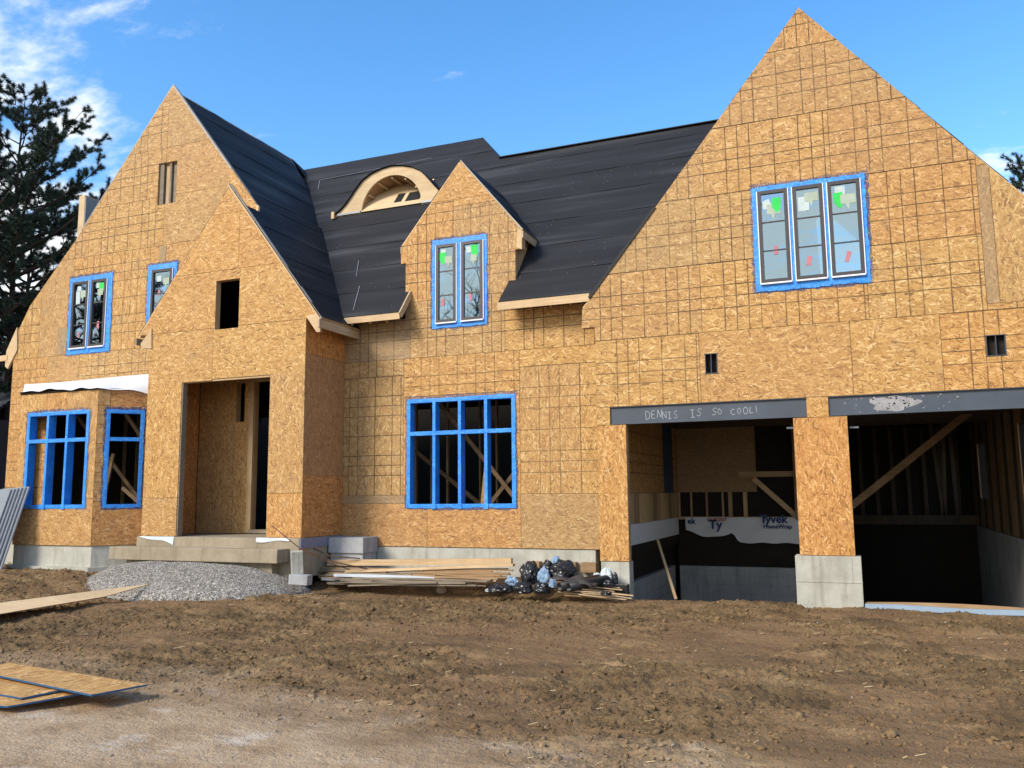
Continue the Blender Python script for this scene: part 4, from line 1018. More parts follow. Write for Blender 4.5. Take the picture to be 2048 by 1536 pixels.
text('T', .27, K_(1522, 1045)[0], YT, 1.13, INKB, hw, 'printed_word', .03)
text('HomeWrap', .135, K_(1528, 1052)[0], YT, 1.00, INKB, hw, 'printed_word', .03)
text('ek', .2, K_(1378, 1046)[0], YT, 1.10, INKB, hw, 'printed_word', .03)
box('rim_beam', -4.25, -.6, YK-.04, YK+.04, .60, .86, INTER, bk2)
# block walls
def blockwall(name, fr, a0, a1, z0, z1, holes=()):
    wl = plate(name, fr, cells((a0, a1, z0, z1), [rect(a0, a1, z0, z1)], list(holes)), .12, BLOCK, house, d=.012)
    bw, bh = .42, .21; r = 0; z = z1
    while z > z0+.05:
        a = a0 - (bw/2 if r % 2 else 0)
        while a < a1:
            x0, x1 = max(a, a0), min(a+bw, a1)
            q = cells((x0+.005, x1-.005, max(z-bh, z0)+.005, z-.005), [rect(a0, a1, z0, z1)], list(holes)) if x1-x0 > .03 else []
            if q: plate('concrete_block', fr, q, .011, BLOCK, wl)
            a += bw
        z -= bh; r += 1
    return wl
blockwall('garage_block_wall', facade(YK-.3), -4.2, -.6, -1.0, .09)
fL = Frame((XL_, 0, 0), (0, 1, 0), (0, 0, 1), (1, 0, 0))
blockwall('garage_block_wall', fL, 15.35, 20.9, -1.0, .62, [(16.4, 21.0, .12, .62)])
plate('wall_lining', fL, [rect(15.3, 21.45, 1.87, 3.62)], .012, OSB, house, (15.3, 1.87), False, (.3, .8, .5, 1))
for i in range(15):
    y = 15.35+i*.41; box('wall_board', XL_-.02, XL_+.012+.006*(i % 3), y, y+.385, 1.255, 1.862, BROWNW if i % 4 == 0 else LUMZ, house)
box('stem_wrap', XL_-.02, XL_+.02, 15.32, 21.4, .84, 1.248, WRAP, house)
box('rim_beam', XL_-.02, XL_+.03, 15.32, 21.4, .625, .838, INTER, house)
box('membrane_strip', XL_+.014, XL_+.022, 19.9, 20.9, 1.87, 3.6, NAVY, house)
box('stem_wall', -4.36, -4.0, 15.3, 15.62, -1.5, .60, BLOCK, house)
# right bay
fR = Frame((XR_, 0, 0), (0, 1, 0), (0, 0, 1), (-1, 0, 0))
hR = [(23.45, 24.75, 1.65, 3.03), (17.3, 18.6, 1.5, 3.12)]
rw = plate('garage_side_wall', fR, cells((15.3, 26.4, .92, 3.62), [rect(15.3, 26.4, .92, 3.62)], hR), .14, INTER, house, d=.02)
for i in range(27):
    y = 15.35+i*.405
    q = cells((y, y+.39, .925, 3.6), [rect(15.3, 26.4, .92, 3.62)], hR)
    for qq in ([c_ for c_ in q if max(p[1] for p in c_) < 2.4], [c_ for c_ in q if max(p[1] for p in c_) >= 2.4]) if len(q) > 1 else (q,):
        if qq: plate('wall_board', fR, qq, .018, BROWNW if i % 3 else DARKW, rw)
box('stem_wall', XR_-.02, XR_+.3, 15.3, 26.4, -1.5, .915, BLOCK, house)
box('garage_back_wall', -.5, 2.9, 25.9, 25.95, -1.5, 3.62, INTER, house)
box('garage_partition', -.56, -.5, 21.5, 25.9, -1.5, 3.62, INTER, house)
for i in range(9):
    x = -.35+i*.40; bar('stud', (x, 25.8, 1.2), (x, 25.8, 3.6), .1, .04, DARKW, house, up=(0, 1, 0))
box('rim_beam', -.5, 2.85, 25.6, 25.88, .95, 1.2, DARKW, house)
bar('brace', (-.3, 20.2, 1.45), (2.3, 20.2, 3.55), .15, .05, BROWNW, house, up=(0, 1, 0))
for px, lean in ((1868, .15), (1893, -.1), (1905, .05)):
    x = XZ(px, 950, 24.5)[0]; bar('prop', (x+lean, 24.5, 1.2), (x, 24.5, 3.6), .09, .05, DARKW, house, up=(0, 1, 0))
for (x, z) in ((-.98, 2.93), (-.10, 2.90)): box('beam_bracket', x-.12 if x < -.5 else x, x if x < -.5 else x+.14, YG+.2, YG+.24, z, z+.03, METAL, house)

# ------------------------------------------------------------------ ground
def axis(lo, a, b, hi, step, grow=1.25):
    mid = list(np.arange(a, b, step)); left, right = [], []; s, x = step, a
    while x > lo: s *= grow; x -= s; left.append(x)
    s, x = step, mid[-1]
    while x < hi: s *= grow; x += s; right.append(x)
    return np.array(left[::-1]+mid+right)
gx = axis(-420, -21, 5, 420, .026)
ys = [2.0]; y = 2.0
while y < 15.3: y += (.014+.0018*(y-2.0) if y > 4.2 else .05); ys.append(y)
back = []; s, y = .03, 2.0
while y > -300: s *= 1.25; y -= s; back.append(y)
fwd = []; s, y = .05, ys[-1]
while y < 600: s *= 1.12; y += s; fwd.append(y)
gy = np.array(back[::-1]+ys+fwd)
GX, GY = np.meshgrid(gx, gy); GZ = ground_h(GX, GY)
nx, ny = len(gx), len(gy)
ii = (np.arange(ny-1)[:, None]*nx+np.arange(nx-1)[None, :]).ravel()
ground = put('ground', npmesh('ground', np.stack([GX.ravel(), GY.ravel(), GZ.ravel()], 1), np.stack([ii, ii+1, ii+nx+1, ii+nx], 1), True), DIRT)
ground['kind'] = 'structure'
def fattr(o, vals):
    a = o.data.attributes.new('crumb', 'FLOAT', 'POINT'); a.data.foreach_set('value', np.ascontiguousarray(vals, np.float32).ravel())
fattr(ground, patch_f(GX, GY))

def rocks(name, X, Y, size, mat, zoff=0.25, hf=ground_h, flat=.7, seed=3, sub=1, jag=.30):
    """many small lumps in one mesh"""
    bm = bmesh.new(); bmesh.ops.create_icosphere(bm, subdivisions=sub, radius=1.0)
    bv = np.array([v.co[:] for v in bm.verts]); bf = np.array([[v.index for v in f.verts] for f in bm.faces]); bm.free()
    rg = np.random.default_rng(seed); n = len(X); m = len(bv)
    s = size[:, None, None]*rg.uniform(.6, 1.3, (n, 1, 3)); s[:, :, 2] *= flat
    V = bv[None]*(1+rg.uniform(-jag, jag, (n, m, 1)))*s
    a = rg.uniform(0, 6.28, n); c, q = np.cos(a)[:, None], np.sin(a)[:, None]
    x, y = V[:, :, 0]*c-V[:, :, 1]*q, V[:, :, 0]*q+V[:, :, 1]*c
    V = np.stack([x+X[:, None], y+Y[:, None], V[:, :, 2]+(hf(X, Y)+size*zoff)[:, None]], 2).reshape(-1, 3)
    Fc = (bf[None]+(np.arange(n)*m)[:, None, None]).reshape(-1, 3)
    o = put(name, npmesh(name, V, Fc, False), mat); fattr(o, np.full(len(V), .62)); return o
nC = 42000
cxs = rng.uniform(-17, 4, nC*3); cys = 15.0-(rng.random(nC*3)**.95)*9.4
keep = (vnoise(cxs*.6+9, cys*.8, 41)+.25*vnoise(cxs*2, cys*2, 77) > -.12+.4*rng.random(nC*3)-.22) & (cys+.10*cxs > 5.6)
cxs, cys = cxs[keep][:nC], cys[keep][:nC]
o = rocks('dirt_clods', cxs, cys, np.minimum(.045, +.0045+rng.gamma(1.1, .0058, len(cxs))), DIRT, .05, jag=.48); tag(o, 'loose brown dirt clods strewn over the bare yard', 'dirt', kind='stuff')
n2 = 260
px_, py_ = rng.uniform(-16, 4, n2), rng.uniform(4.5, 14.6, n2)
o = rocks('pebbles', px_, py_, rng.uniform(.006, .018, n2), plain('pebble', (.30,.25,.19), .9, .2, .4, 30), .3, seed=9); tag(o, 'small pale pebbles scattered over the dirt', 'pebbles', kind='stuff')
# straw and splinters
nS = 300
sx_, sy_ = rng.uniform(-12, 4, nS), rng.uniform(5.2, 13.5, nS); an = rng.uniform(0, 3.14, nS); ln = rng.uniform(.012, .05, nS)
hz = ground_h(sx_, sy_)+.012
dx, dy = np.cos(an)*ln, np.sin(an)*ln; wx, wy = -np.sin(an)*.002, np.cos(an)*.002
V = np.stack([np.stack([sx_-dx-wx, sy_-dy-wy, hz], 1), np.stack([sx_-dx+wx, sy_-dy+wy, hz+.004], 1), np.stack([sx_+dx+wx, sy_+dy+wy, hz+.014], 1), np.stack([sx_+dx-wx, sy_+dy-wy, hz+.010], 1)], 1).reshape(-1, 3)
o = put('straw', npmesh('straw', V, np.arange(nS*4).reshape(-1, 4)), plain('dry_straw', (.50,.38,.20), .8)); tag(o, 'bits of straw and splinters on the dirt', 'straw', kind='stuff')

# gravel pile in front of the steps
def gravel_h(x, y):
    u = (x+12.2)/2.4; v = (y-13.55)/1.55
    top = .56*np.clip(1-(np.abs(u)**2.2+np.abs(v)**2.0), 0, 1)**.75
    return ground_base(x, y) + top + .03*vnoise(x*3, y*3, 90)*(top > .01)
ga, gb = np.meshgrid(np.linspace(-16.4, -9.6, 110), np.linspace(11.7, 15.3, 70)); gz = gravel_h(ga, gb)
gz = np.where(gz-ground_base(ga, gb) > .015, gz, ground_base(ga, gb)-.12)
ii = (np.arange(69)[:, None]*110+np.arange(109)[None, :]).ravel()
def mat_gravel():
    k = MT('gravel_stone', .85, .2); p = k.pos(); v = k.n('ShaderNodeTexVoronoi'); v.inputs['Scale'].default_value = 40; k.l(p, v.inputs['Vector'])
    sc = k.n('ShaderNodeSeparateColor'); k.l(v.outputs['Color'], sc.inputs[0])
    k.col(k.ramp(sc.outputs[0], [(0, (.17,.152,.13)), (.4, (.31,.283,.243)), (.75, (.41,.375,.33)), (1, (.56,.52,.465))])); k.bump(v.outputs['Distance'], .8, .02); return k.m
GRAV = mat_gravel()
pile = empty('gravel_pile', (-12.9, 13.5, 0)); tag(pile, 'low heap of grey crushed gravel against the porch steps', 'gravel pile')
put('mound', npmesh('mound', np.stack([ga.ravel(), gb.ravel(), gz.ravel()], 1), np.stack([ii, ii+1, ii+111, ii+110], 1), True), GRAV, pile)
nG = 42000
th = rng.uniform(0, 6.283, nG); rr = np.sqrt(rng.random(nG))*1.04; X = -12.2+2.4*rr*np.cos(th); Y = 13.55+1.55*rr*np.sin(th)
k_ = (Y < 13.98); X, Y = X[k_], Y[k_]
o = rocks('gravel_stones', X, Y, rng.uniform(.006, .014, len(X)), GRAV, .3, gravel_h, .8, 5); o.parent = pile; o.matrix_parent_inverse = Matrix.Translation(-pile.location); o['kind'] = 'stuff'

# ------------------------------------------------------------------ things lying about
def quadslab(name, pts, thick, mat, edge, label, cat, group=None):
    P = [Vector(p) for p in pts]; n = (P[1]-P[0]).cross(P[3]-P[0]).normalized()
    if n.z < 0: n = -n
    f = Frame(P[0], (P[1]-P[0]).normalized(), n.cross((P[1]-P[0]).normalized()), n)
    V = [p+n*thick for p in P]+P
    me = bpy.data.meshes.new(name); me.from_pydata([tuple(v) for v in V], [], [(0, 1, 2, 3), (4, 7, 6, 5), (0, 4, 5, 1), (1, 5, 6, 2), (2, 6, 7, 3), (3, 7, 4, 0)]); me.update()
    me.materials.append(mat); me.materials.append(edge); uvl = me.uv_layers.new(name='UVMap')
    for pl_ in me.polygons:
        if pl_.index > 1: pl_.material_index = 1
        for li in pl_.loop_indices:
            r = Vector(me.vertices[me.loops[li].vertex_index].co)-P[0]; uvl.data[li].uv = (r.dot(f.A)+3.3, r.dot(f.B)+1.1)
    o = put(name, me, None, None, (0.12, 0, .1, 1))
    return tag(o, label, cat, group)
BLUEEDGE = plain('painted_board_edge', (.02,.09,.20), .6)
G1, G2, G3 = .055, .10, .13
quadslab('osb_board', [atZ(294, 1372, G3), atZ(183, 1393, G2+.03), atZ(-45, 1345, G2+.03), atZ(15, 1328, G2+.05)], .016, OSB, BLUEEDGE, 'top board of three loose OSB offcuts with blue painted edge', 'board')
quadslab('osb_board', [atZ(132, 1381, G2), atZ(43, 1399, .07), atZ(-60, 1381, .06), atZ(-30, 1350, .09)], .016, OSB, BLUEEDGE, 'middle board of three OSB offcuts, tucked under the widest one', 'board')
quadslab('osb_board', [atZ(168, 1389, .075), atZ(15, 1416, .03), atZ(-60, 1408, .03), atZ(-40, 1380, .05)], .016, OSB, BLUEEDGE, 'bottom board of three OSB offcuts lying on the bare dirt', 'board')
quadslab('plywood_sheet', [atZ(300, 1169, .28), atZ(212, 1194, .14), atZ(-40, 1236, .08), atZ(-40, 1212, .15)], .016, PLY, BROWNW, 'pale plywood sheet lying on dirt with one corner on the gravel heap', 'plywood')

def plank(px0, py0, px1, py1, Y0, Y1, wd, th, mat, label, group=None, name='lumber_plank'):
    p, q = atY(px0, py0, Y0), atY(px1, py1, Y1)
    p.z = max(p.z, GH(p.x, p.y)+th/2); q.z = max(q.z, GH(q.x, q.y)+th/2)
    d = (q-p); n = 7; V = []; s = Vector((-d.y, d.x, 0)).normalized()*wd/2; bow = random.uniform(-.015, .02)
    for i in range(n):
        c = p+d*(i/(n-1)); c.z += bow*math.sin(math.pi*i/(n-1)); up = Vector((0, 0, th/2))
        V += [c-s-up, c+s-up, c+s+up, c-s+up]
    Fc = [(0, 3, 2, 1), (4*n-4, 4*n-3, 4*n-2, 4*n-1)]
    for i in range(n-1):
        for k in range(4): Fc.append((4*i+k, 4*i+(k+1) % 4, 4*i+4+(k+1) % 4, 4*i+4+k))
    o = put(name, pymesh(name, V, Fc), mat); return tag(o, label, 'pipe' if name == 'pipe' else 'plank', group)
plank(657, 1125, 1024, 1122, 14.75, 14.85, .10, .115, LUM, 'thick fresh board laid along the top of the plank heap below the window')
plank(693, 1143, 1028, 1130, 14.55, 14.70, .14, .045, LUM, 'long fresh plank leaning just under the thick top board')
plank(669, 1150, 870, 1157, 14.35, 14.42, .06, .055, PVC, 'long white plastic pipe in the plank heap by the porch', None, 'pipe')
plank(647, 1157, 712, 1159, 14.40, 14.42, .16, .05, METAL, 'short bluish metal channel at the porch end of the plank heap', None, 'pipe')
plank(928, 1162, 993, 1161, 14.35, 14.45, .08, .022, LUM, 'short clean offcut lying beside the black bags on the plank heap')
lab1, g1 = 'thin brown lath fanned out in the plank heap by the bags', 'brown laths in the plank heap'
for k in range(11):
    a = random.uniform(-5, 5)
    plank(800+random.uniform(-60, 100), 1141+k*1.2+random.uniform(-2, 2), 1015+random.uniform(-35, 20), 1139+k*2.0+a*.3, 14.62-.02*k, 14.72-.03*k, .06, .022, BROWNW, lab1, g1)
lab2, g2 = 'weathered grey plank low in the heap next to the dirt', 'weathered planks in the heap'
for k in range(13):
    plank(700+random.uniform(-45, 60), 1161+random.uniform(-5, 10), 925+random.uniform(-70, 60), 1163+random.uniform(-5, 11), 14.25+random.uniform(-.1, .15), 14.3+random.uniform(-.1, .15), random.uniform(.07, .15), .024, GREYW, lab2, g2)
lab3, g3 = 'thin weathered board at the porch end of the heap', 'boards at the porch end of the heap'
for k in range(7):
    plank(632+random.uniform(-8, 30), 1135+k*3.2, 760+random.uniform(-40, 90), 1138+k*2.6, 14.7-.04*k, 14.65-.04*k, .09, .022, GREYW if k % 3 else BROWNW, lab3, g3)
lab4, g4 = 'thin lath strewn in front of the garage corner footing', 'laths by the garage corner'
for k in range(14):
    plank(1118+random.uniform(-15, 50), 1167+k*1.8, 1225+random.uniform(-25, 52), 1176+k*1.9, 14.45-.035*k, 14.75-.03*k, random.uniform(.03, .06), .018, (LUM, BROWNW, LUM)[k % 3], lab4, g4)

def bag(center, size, mat, label, cat, name, seed, crump=.22, group=None):
    bm = bmesh.new(); bmesh.ops.create_icosphere(bm, subdivisions=4, radius=1.0)
    for v in bm.verts:
        n = v.co.normalized(); q = n*1.7+Vector((seed*3.1, seed*1.7, 0))
        r = 1+crump*mnoise.noise(q)+crump*.75*abs(mnoise.noise(q*2.6))+crump*.4*abs(mnoise.noise(q*6))-crump*.4
        v.co = Vector((n.x*size[0]*r, n.y*size[1]*r, n.z*size[2]*r))
        if v.co.z < -size[2]*.62: v.co.z = -size[2]*.62+(v.co.z+size[2]*.62)*.15
    me = bpy.data.meshes.new(name); bm.to_mesh(me); bm.free(); me.transform(Matrix.Translation(center))
    return tag(put(name, me, mat), label, cat, group)
def B(px, py, Y): return atY(px, py, Y)
bag(B(1061, 1150, 14.45), (.19, .17, .25), BLACKP, 'tall crumpled black rubbish bag in the middle of the heap', 'rubbish bag', 'rubbish_bag', 1)
bag(B(1127, 1145, 14.5), (.25, .18, .22), BLACKP, 'wide black rubbish bag with pale plastic poking from its top', 'rubbish bag', 'rubbish_bag', 2)
bag(B(1084, 1178, 14.2), (.16, .13, .12), BLACKP, 'small black rubbish bag in front, beside the pipe ends', 'rubbish bag', 'rubbish_bag', 3)
bag(B(1046, 1177, 14.2), (.19, .14, .13), BLACKP, 'low black rubbish bag below the pale blue rag', 'rubbish bag', 'rubbish_bag', 4)
bag(B(1003, 1178, 14.2), (.26, .16, .10), BLACKP, 'flattened black rubbish bag at the plank end of the heap', 'rubbish bag', 'rubbish_bag', 5)
bag(B(1096, 1135, 14.62), (.13, .12, .14), BLACKP, 'small black rubbish bag at the back between the two tall bags', 'rubbish bag', 'rubbish_bag', 6)
bag(B(1088, 1153, 14.28), (.11, .05, .16), BLUEC, 'pale blue plastic sheet hanging between the two tall black bags', 'plastic sheet', 'plastic_sheet', 7, .4)
bag(B(1023, 1164, 14.25), (.12, .07, .10), BLUEC, 'crumpled pale blue rag over the low black bag', 'rag', 'rag', 8, .5)
bag(B(1112, 1121, 14.5), (.075, .06, .07), BLUEC, 'pale plastic scrap on top of the wide black bag', 'plastic scrap', 'plastic_scrap', 9, .5)
bag(B(1105, 1168, 14.12), (.06, .05, .09), BLUEC, 'little pale plastic scrap beside the pipe ends', 'plastic scrap', 'plastic_scrap', 10, .5)
bag(B(975, 1181, 14.15), (.04, .04, .03), PAPER, 'tiny white scrap at the tip of the flattened bag', 'plastic scrap', 'plastic_scrap', 11, .5)
bag(B(1213, 1151, 14.75), (.11, .08, .14), PAPER, 'white plastic bag standing against the garage corner footing', 'plastic bag', 'plastic_bag', 12, .35)
bag(B(1194, 1153, 14.8), (.07, .06, .07), PAPER, 'small cream bundle beside the white plastic bag', 'bundle', 'cream_bundle', 13, .3)
bag(B(1212, 1168, 14.66), (.15, .10, .10), BLACKP, 'black rubbish bag under the white plastic bag', 'rubbish bag', 'rubbish_bag', 14)
bag(B(1228, 1160, 14.8), (.08, .06, .13), BLACKP, 'narrow black rubbish bag leaning on the footing', 'rubbish bag', 'rubbish_bag', 15)
bag(B(1212, 1187, 14.2), (.10, .06, .05), BLACKP, 'scrap of black plastic lying on the laths', 'plastic scrap', 'plastic_scrap', 16, .5)
for (px, py, nm) in ((1119, 1174, 'black drain pipe end nearer the tall bags'), (1137, 1175, 'black drain pipe end nearer the laths')):
    p = B(px, py, 14.05); d = Vector((.55, .75, .10)).normalized()
    V, Fc = [], []; s = d.cross(Vector((0, 0, 1))).normalized(); t = s.cross(d); n = 20
    for (k, rad) in ((0, .078), (.85, .078), (.85, .062), (0, .062)):
        for i in range(n): a = 6.2832*i/n; V.append(p+d*k+s*math.cos(a)*rad+t*math.sin(a)*rad)
    for q in range(4):
        for i in range(n): Fc.append((q*n+i, q*n+(i+1) % n, ((q+1) % 4)*n+(i+1) % n, ((q+1) % 4)*n+i))
    tag(put('drain_pipe', pymesh('drain_pipe', V, Fc, True), plain('pipe_black', (.02,.02,.021), .45)), nm, 'pipe')
V, Fc = [], []
c0 = B(1150, 1158, 14.35)
for i in range(19):
    for j in range(9):
        u, v = i/18-.5, j/8-.5
        V.append((c0.x+u*.78+.06*v, c0.y+v*.42, c0.z+.04-.20*max(0, u)**1.1-.10*abs(v)+.035*math.sin(u*11+v*5)+.02*math.sin(v*15)))
for i in range(18):
    for j in range(8): k = i*9+j; Fc.append((k, k+9, k+10, k+1))
me = pymesh('felt_scrap', V, Fc, True)
bm = bmesh.new(); bm.from_mesh(me); bmesh.ops.solidify(bm, geom=bm.faces[:], thickness=.008); bm.to_mesh(me); bm.free()
tag(put('felt_scrap', me, plain('brown_felt', (.050,.042,.040), .75)), 'dark brown sheet of roofing felt draped over the pipes', 'felt sheet')
p = B(1222, 1180, 14.72); tag(box('black_crate', p.x-.18, p.x+.30, p.y, p.y+.14, p.z-.12, p.z+.10, BLACKP, None, .01), 'flat black plastic crate side leaning at the garage corner footing', 'crate')

# concrete offcuts by the steps, steel rods, stone
p = atZ(592, 1150, .35)
def tilted(name, c, size, rot, mat, label, cat):
    v = [(x, y, z) for z in (-1, 1) for x, y in ((-1,-1),(1,-1),(1,1),(-1,1))]
    me = pymesh(name, [(a*size[0], b*size[1], d*size[2]) for a, b, d in v], BOXF); bevel(me, .012)
    me.transform(Matrix.Translation(c) @ Matrix.Rotation(rot[2], 4, 'Z') @ Matrix.Rotation(rot[1], 4, 'Y') @ Matrix.Rotation(rot[0], 4, 'X'))
    return tag(put(name, me, mat), label, cat)
c = atY(594, 1125, 13.45); tilted('concrete_offcut', c, (.11, .11, .21), (.05, -.06, R(38)), CONC, 'upright pale concrete offcut standing at the corner of the steps', 'concrete block')
c = atY(601, 1159, 13.30); tilted('concrete_offcut', c, (.19, .10, .09), (0, .05, R(8)), BLOCK, 'flat grey concrete offcut lying at the foot of the upright one', 'concrete block')
def rod(pts, rad, label, mat=RUST):
    tag(put('steel_rod', tubemesh('steel_rod', pts, rad, 6), mat), label, 'steel rod')
rod([B(545, 1052, 13.5), B(600, 1097, 13.6), B(668, 1124, 14.2), B(735, 1138, 14.5)], .011, 'rusty bent steel rod leaning from the steps down to the planks')
rod([B(598, 1096, 13.55), B(660, 1127, 14.2), B(700, 1139, 14.4)], .010, 'rusty steel rod beside the bent one, resting on the plank heap')
rod([B(623, 1095, 14.4), B(660, 1112, 14.5), B(720, 1117, 14.7)], .012, 'dark steel rod sticking out from the porch slab side')
p = atZ(883, 1176, .12); bag(Vector((p.x, p.y, GH(p.x, p.y)+.05)), (.10, .08, .085), GRASSY, 'rounded tan stone on the dirt before the plank heap', 'stone', 'stone', 21, .12)
bar('leaning_stick', B(1315, 1079, 16.6), B(1352, 1199, 15.6), .045, .03, LUMZ); tag(bpy.data.objects['leaning_stick'], 'thin wooden stick leaning inside the garage opening', 'stick')
V = []
for i in range(25):
    u = i/24; x = -.03+u*2.75; z = GH(x, 14.93)*0+.055-.02*u+.01*math.sin(u*9); y = 14.90
    V += [(x, y, z-.05), (x, y, z+.03), (x, y+.05, z+.03), (x, y+.05, z-.05)]
Fc = []
for i in range(24):
    for k in range(4): Fc.append((4*i+k, 4*i+4+k, 4*i+4+(k+1) % 4, 4*i+(k+1) % 4))
tag(put('foam_strip', pymesh('foam_strip', V, Fc), FOAM), 'pale blue foam strip along the sill of the garage opening', 'foam strip')
V = []
for i in range(25):
    u = i/24; x = -.02+u*2.75; z = .10-.03*u+.035*math.sin(u*3.2); V += [(x, 15.02, z-.10), (x, 15.02, z), (x, 15.06, z), (x, 15.06, z-.10)]
tag(put('edge_board', pymesh('edge_board', V, Fc), BROWNW), 'thin bowed brown board behind the blue foam strip', 'board')

# leaning stack of grey panels by the bay
for i in range(6):
    x0 = -17.42+.075*i
    q = [(x0-.85, 12.98+.02*i, GH(x0, 13)-.02), (x0-.02, 12.86+.03*i, GH(x0, 13)-.02), (x0+.13, 13.30+.03*i, 2.07+.012*i), (x0-.80, 13.42+.02*i, 2.03+.012*i)]
    quadslab('metal_panel', q, .028, METAL, plain('panel_edge', (.30,.33,.38), .4), ('outermost grey metal panel of the stack leaning on the bay, its whole face showing', 'second grey metal panel of the leaning stack, behind the outermost', 'third grey metal panel of the stack leaning on the bay', 'fourth grey metal panel of the stack leaning on the bay', 'fifth grey metal panel of the stack, last but one before the bay', 'innermost grey metal panel of the stack, nearest the bay window')[i], 'metal panel', 'metal panels leaning by the bay')

# ------------------------------------------------------------------ trees
def limb_path(p, d, length, n, droop, jit, rg):
    pts = [Vector(p)]; d = Vector(d).normalized()
    for i in range(n):
        d = (d+Vector((rg.uniform(-jit, jit), rg.uniform(-jit, jit), rg.uniform(-jit, jit)+droop))).normalized(); pts.append(pts[-1]+d*(length/n))
    return pts
def join_tubes(name, tubes, mat, parent, sides):
    V, Fc = [], []
    for pts, rad in tubes:
        n = sides if rad[0] > .05 else 4; k0 = len(V)
        for i, p in enumerate(pts):
            d = (pts[min(i+1, len(pts)-1)]-pts[max(i-1, 0)]).normalized(); s = d.cross(Vector((.13, .07, 1)))
            s.normalize(); t = s.cross(d)
            for k in range(n): a = 6.2832*k/n; V.append(tuple(p+s*math.cos(a)*rad[i]+t*math.sin(a)*rad[i]))
        for i in range(len(pts)-1):
            for k in range(n): Fc.append((k0+i*n+k, k0+i*n+(k+1) % n, k0+(i+1)*n+(k+1) % n, k0+(i+1)*n+k))
    return put(name, npmesh(name, V, Fc, True), mat, parent)
BARK = plain('pine_bark', (.045,.034,.028), .9, .1, .4, 9)
def mat_needles():
    k = MT('pine_needles', .6, .3); a = k.noise(k.pos(), .8, 3, .6); b = k.noise(k.pos(), 9, 2, .6)
    k.col(k.mix(b, k.ramp(a, [(.3, (.016,.034,.024)), (.55, (.030,.058,.034)), (.75, (.060,.090,.045))]), (.03,.05,.035))); return k.m
NEED = mat_needles()
def pine(loc, height, first, spread, seed, label, tufts=7, lean=(0, 0), big=.30, group=None):
    rg = random.Random(seed); npr = np.random.default_rng(seed)
    root = empty('pine_tree', loc); tag(root, label, 'tree', group)
    base = Vector(loc); tr = [base+Vector((lean[0]*t*t, lean[1]*t*t, height*t)) + Vector((.15*math.sin(t*7+seed), .15*math.cos(t*5), 0)) for t in [i/14 for i in range(15)]]
    tubes = [(tr, [.22*(1-.93*i/14)*height/18 for i in range(15)])]; tips = []
    nl = int(height*3.6)
    for i in range(nl):
        t = first+(1-first)*(i/nl); c = tr[min(13, int(t*14))].lerp(tr[min(14, int(t*14)+1)], t*14-int(t*14)); a = i*2.399+rg.uniform(-.4, .4)
        prof = min(1.0, (1-t)*2.7+.10)*min(1, .55+(t-first)*3); Ln = spread*prof*rg.uniform(.65, 1.15)
        pts = limb_path(c, (math.cos(a), math.sin(a), .15+.5*t), Ln, 6, .035, .13, rg)
        tubes.append((pts, [max(.012, .055*(Ln/4)*(1-j/6.5)) for j in range(7)]))
        nsub = max(4, int(Ln*3.6))
        for s in range(nsub):
            f = rg.uniform(.22, 1.0); q = pts[min(5, int(f*6))].lerp(pts[min(6, int(f*6)+1)], f*6-int(f*6)); b = a+rg.choice((-1, 1))*rg.uniform(.4, 1.25)
            l2 = rg.uniform(.4, 1.25)*(1.15-f*.5); sp = limb_path(q, (math.cos(b), math.sin(b), rg.uniform(.1, .75)), l2, 4, .07, .22, rg)
            tubes.append((sp, [.022, .018, .014, .010, .007]))
            for m in range(2, 5): tips.append((sp[m], (sp[m]-sp[m-1]).normalized()))
            if rg.random() < .6:
                e = sp[2]+Vector((rg.uniform(-.3, .3), rg.uniform(-.3, .3), rg.uniform(.05, .35))); tubes.append(([sp[2], sp[2].lerp(e, .5), e], [.012, .009, .006])); tips.append((e, (e-sp[2]).normalized()))
        tips.append((pts[-1], (pts[-1]-pts[-2]).normalized()))
    tips.append((tr[-1], Vector((0, 0, 1))))
    join_tubes('trunk', tubes, BARK, root, 8)
    P = np.array([t[0][:] for t in tips]); D = np.array([t[1][:] for t in tips]); K = tufts*7
    P = np.repeat(P, K, 0); D = np.repeat(D, K, 0); n = len(P)
    u = npr.normal(size=(n, 3)); u /= np.linalg.norm(u, axis=1)[:, None]; dirn = u+D*.40+np.array([0, 0, .22]); dirn /= np.linalg.norm(dirn, axis=1)[:, None]
    P = P + D*npr.uniform(-.10, .05, (n, 1)); Ln = npr.uniform(.55, 1.0, (n, 1))*big
    side = np.cross(dirn, npr.normal(size=(n, 3))); side /= np.linalg.norm(side, axis=1)[:, None]; side *= .010
    V = np.stack([P-side, P+side, P+dirn*Ln], 1).reshape(-1, 3)
    put('crown', npmesh('crown', V, np.arange(n*3).reshape(-1, 3)), NEED, root)
    return root
pine((-35.2, 26.5, 0), 20.6, .30, 6.6, 11, 'tall dark pine behind the left gable, reaching above the eave', 14, (0, 0), .24)
pine((-36.6, 24.6, 0), 18.6, .28, 5.6, 31, 'twin pine beside the tall one behind the left gable', 12, (0, 0), .24)
pine((-38.5, 30.0, 0), 17.5, .22, 5.6, 12, 'lower bushy pine standing behind the tall one', 9, (0, 0), .24)
pine((-32.5, 31.5, 0), 13.5, .15, 4.6, 17, 'short dense pine low behind the gable eave', 9, (0, 0), .24)
pine((9.3, 46, 0), 17.6, .35, 2.0, 14, 'slender pine top showing past the garage gable', 8, (-1.3, 0), .22)
pine((-43, -9, 0), 21.0, .12, 6.0, 16, 'dark pine across the yard seen only in window glass', 5)
pine((-37, -2, 0), 19.0, .10, 5.5, 18, 'second dark pine across the yard seen only in window glass', 5)
pine((-46, -3, 0), 22.0, .10, 6.0, 19, 'tallest dark pine across the yard seen only in window glass', 5)
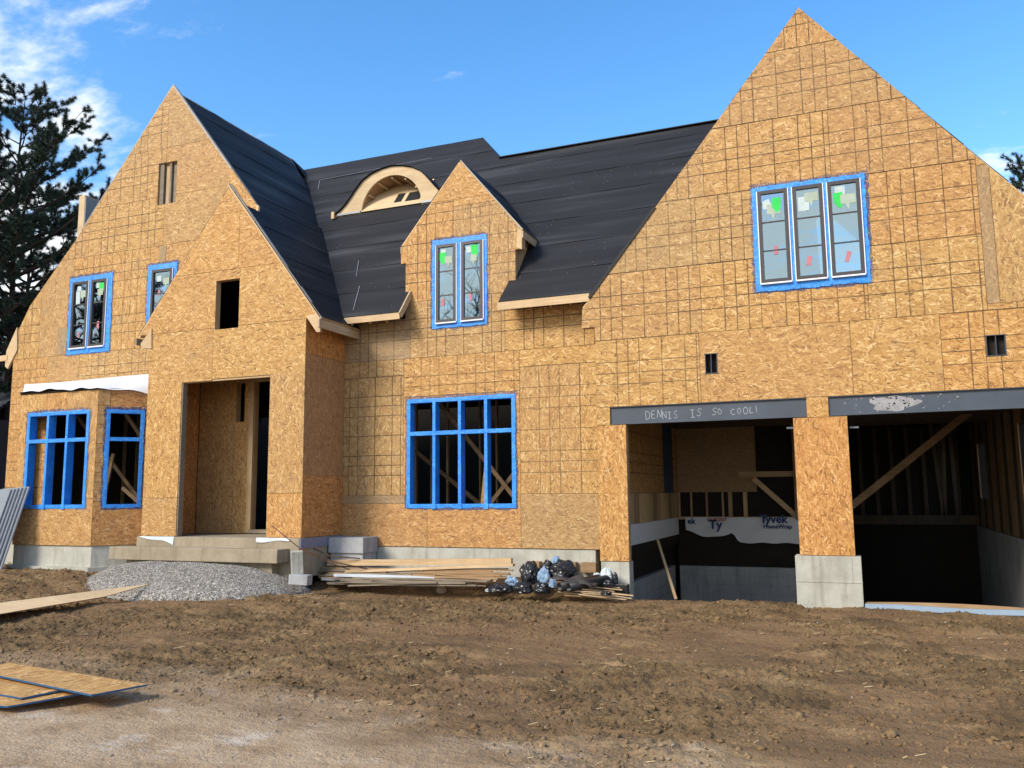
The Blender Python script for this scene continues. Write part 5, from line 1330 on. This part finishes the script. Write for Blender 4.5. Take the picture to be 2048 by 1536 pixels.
def bare(loc, height, seed, label):
    rg = random.Random(seed); root = empty('bare_tree', loc); tag(root, label, 'tree'); tubes = []
    def grow(p, d, ln, rad, lev):
        pts = limb_path(p, d, ln, 5, .02, .16, rg); tubes.append((pts, [rad*(1-.12*i) for i in range(6)]))
        if lev == 0: return
        for k in range(4 if lev > 1 else 5):
            f = rg.uniform(.35, 1.0); q = pts[min(4, int(f*5))].lerp(pts[min(5, int(f*5)+1)], f*5-int(f*5))
            a = rg.uniform(0, 6.28); nd = (pts[-1]-pts[-2]).normalized()*.75+Vector((math.cos(a), math.sin(a), .25))*.75
            grow(q, nd, ln*rg.uniform(.5, .72), rad*.52, lev-1)
    grow(Vector(loc), (0, 0, 1), height*.42, .30, 5)
    join_tubes('trunk', tubes, BARK, root, 6)
bare((-23, -17, 0), 22, 4, 'big leafless tree across the street mirrored in the dormer glass')
bare((-30, -13, 0), 20, 5, 'second leafless tree across the street mirrored in the glass')

# ------------------------------------------------------------------ neighbour's house at the left edge
SHING = mat_wood('grey_shingle', (.055,.055,.062), (.085,.085,.092), (.12,.12,.125), 1.2)
SIDE = plain('dark_siding', (.028,.024,.024), .8, .2, .3)
nb = empty('neighbour_house', (-39, 27, 0)); tag(nb, 'dark neighbouring house with grey shingle roofs past the left gable', 'house')
box('wall', -46, -33.6, 24.5, 33, 0, 5.2, SIDE, nb)
for i in range(11): box('siding_board', -46, -33.58, 24.44, 24.49, .3+i*.44, .3+i*.44+.41, SIDE, nb)
box('wall', -46, -32.2, 29.5, 36, 0, 7.2, SIDE, nb)
for (nm, x1, y0, z0, y1, z1) in (('roof', -33.2, 24.0, 5.1, 29, 8.2), ('roof', -31.6, 29.0, 7.1, 33, 9.9)):
    rf = put(nm, pymesh(nm, [(-46, y0, z0-.1), (x1, y0, z0-.1), (x1-1.6, y1, z1-.1), (-46, y1, z1-.1)], [(0, 1, 2, 3)]), SHING, nb)
    n = 18
    for i in range(n):
        t0, t1 = i/n, (i+1)/n
        pa = lambda t, h: (y0+(y1-y0)*t, z0+(z1-z0)*t+h)
        V = [(-46, *pa(t0, .03)), (x1-1.6*t0, *pa(t0, .03)), (x1-1.6*t1, *pa(t1, 0)), (-46, *pa(t1, 0)), (-46, *pa(t0, -.02)), (x1-1.6*t0, *pa(t0, -.02))]
        put('shingle_course', pymesh('shingle_course', V, [(0, 1, 2, 3), (4, 5, 1, 0)]), SHING, rf)
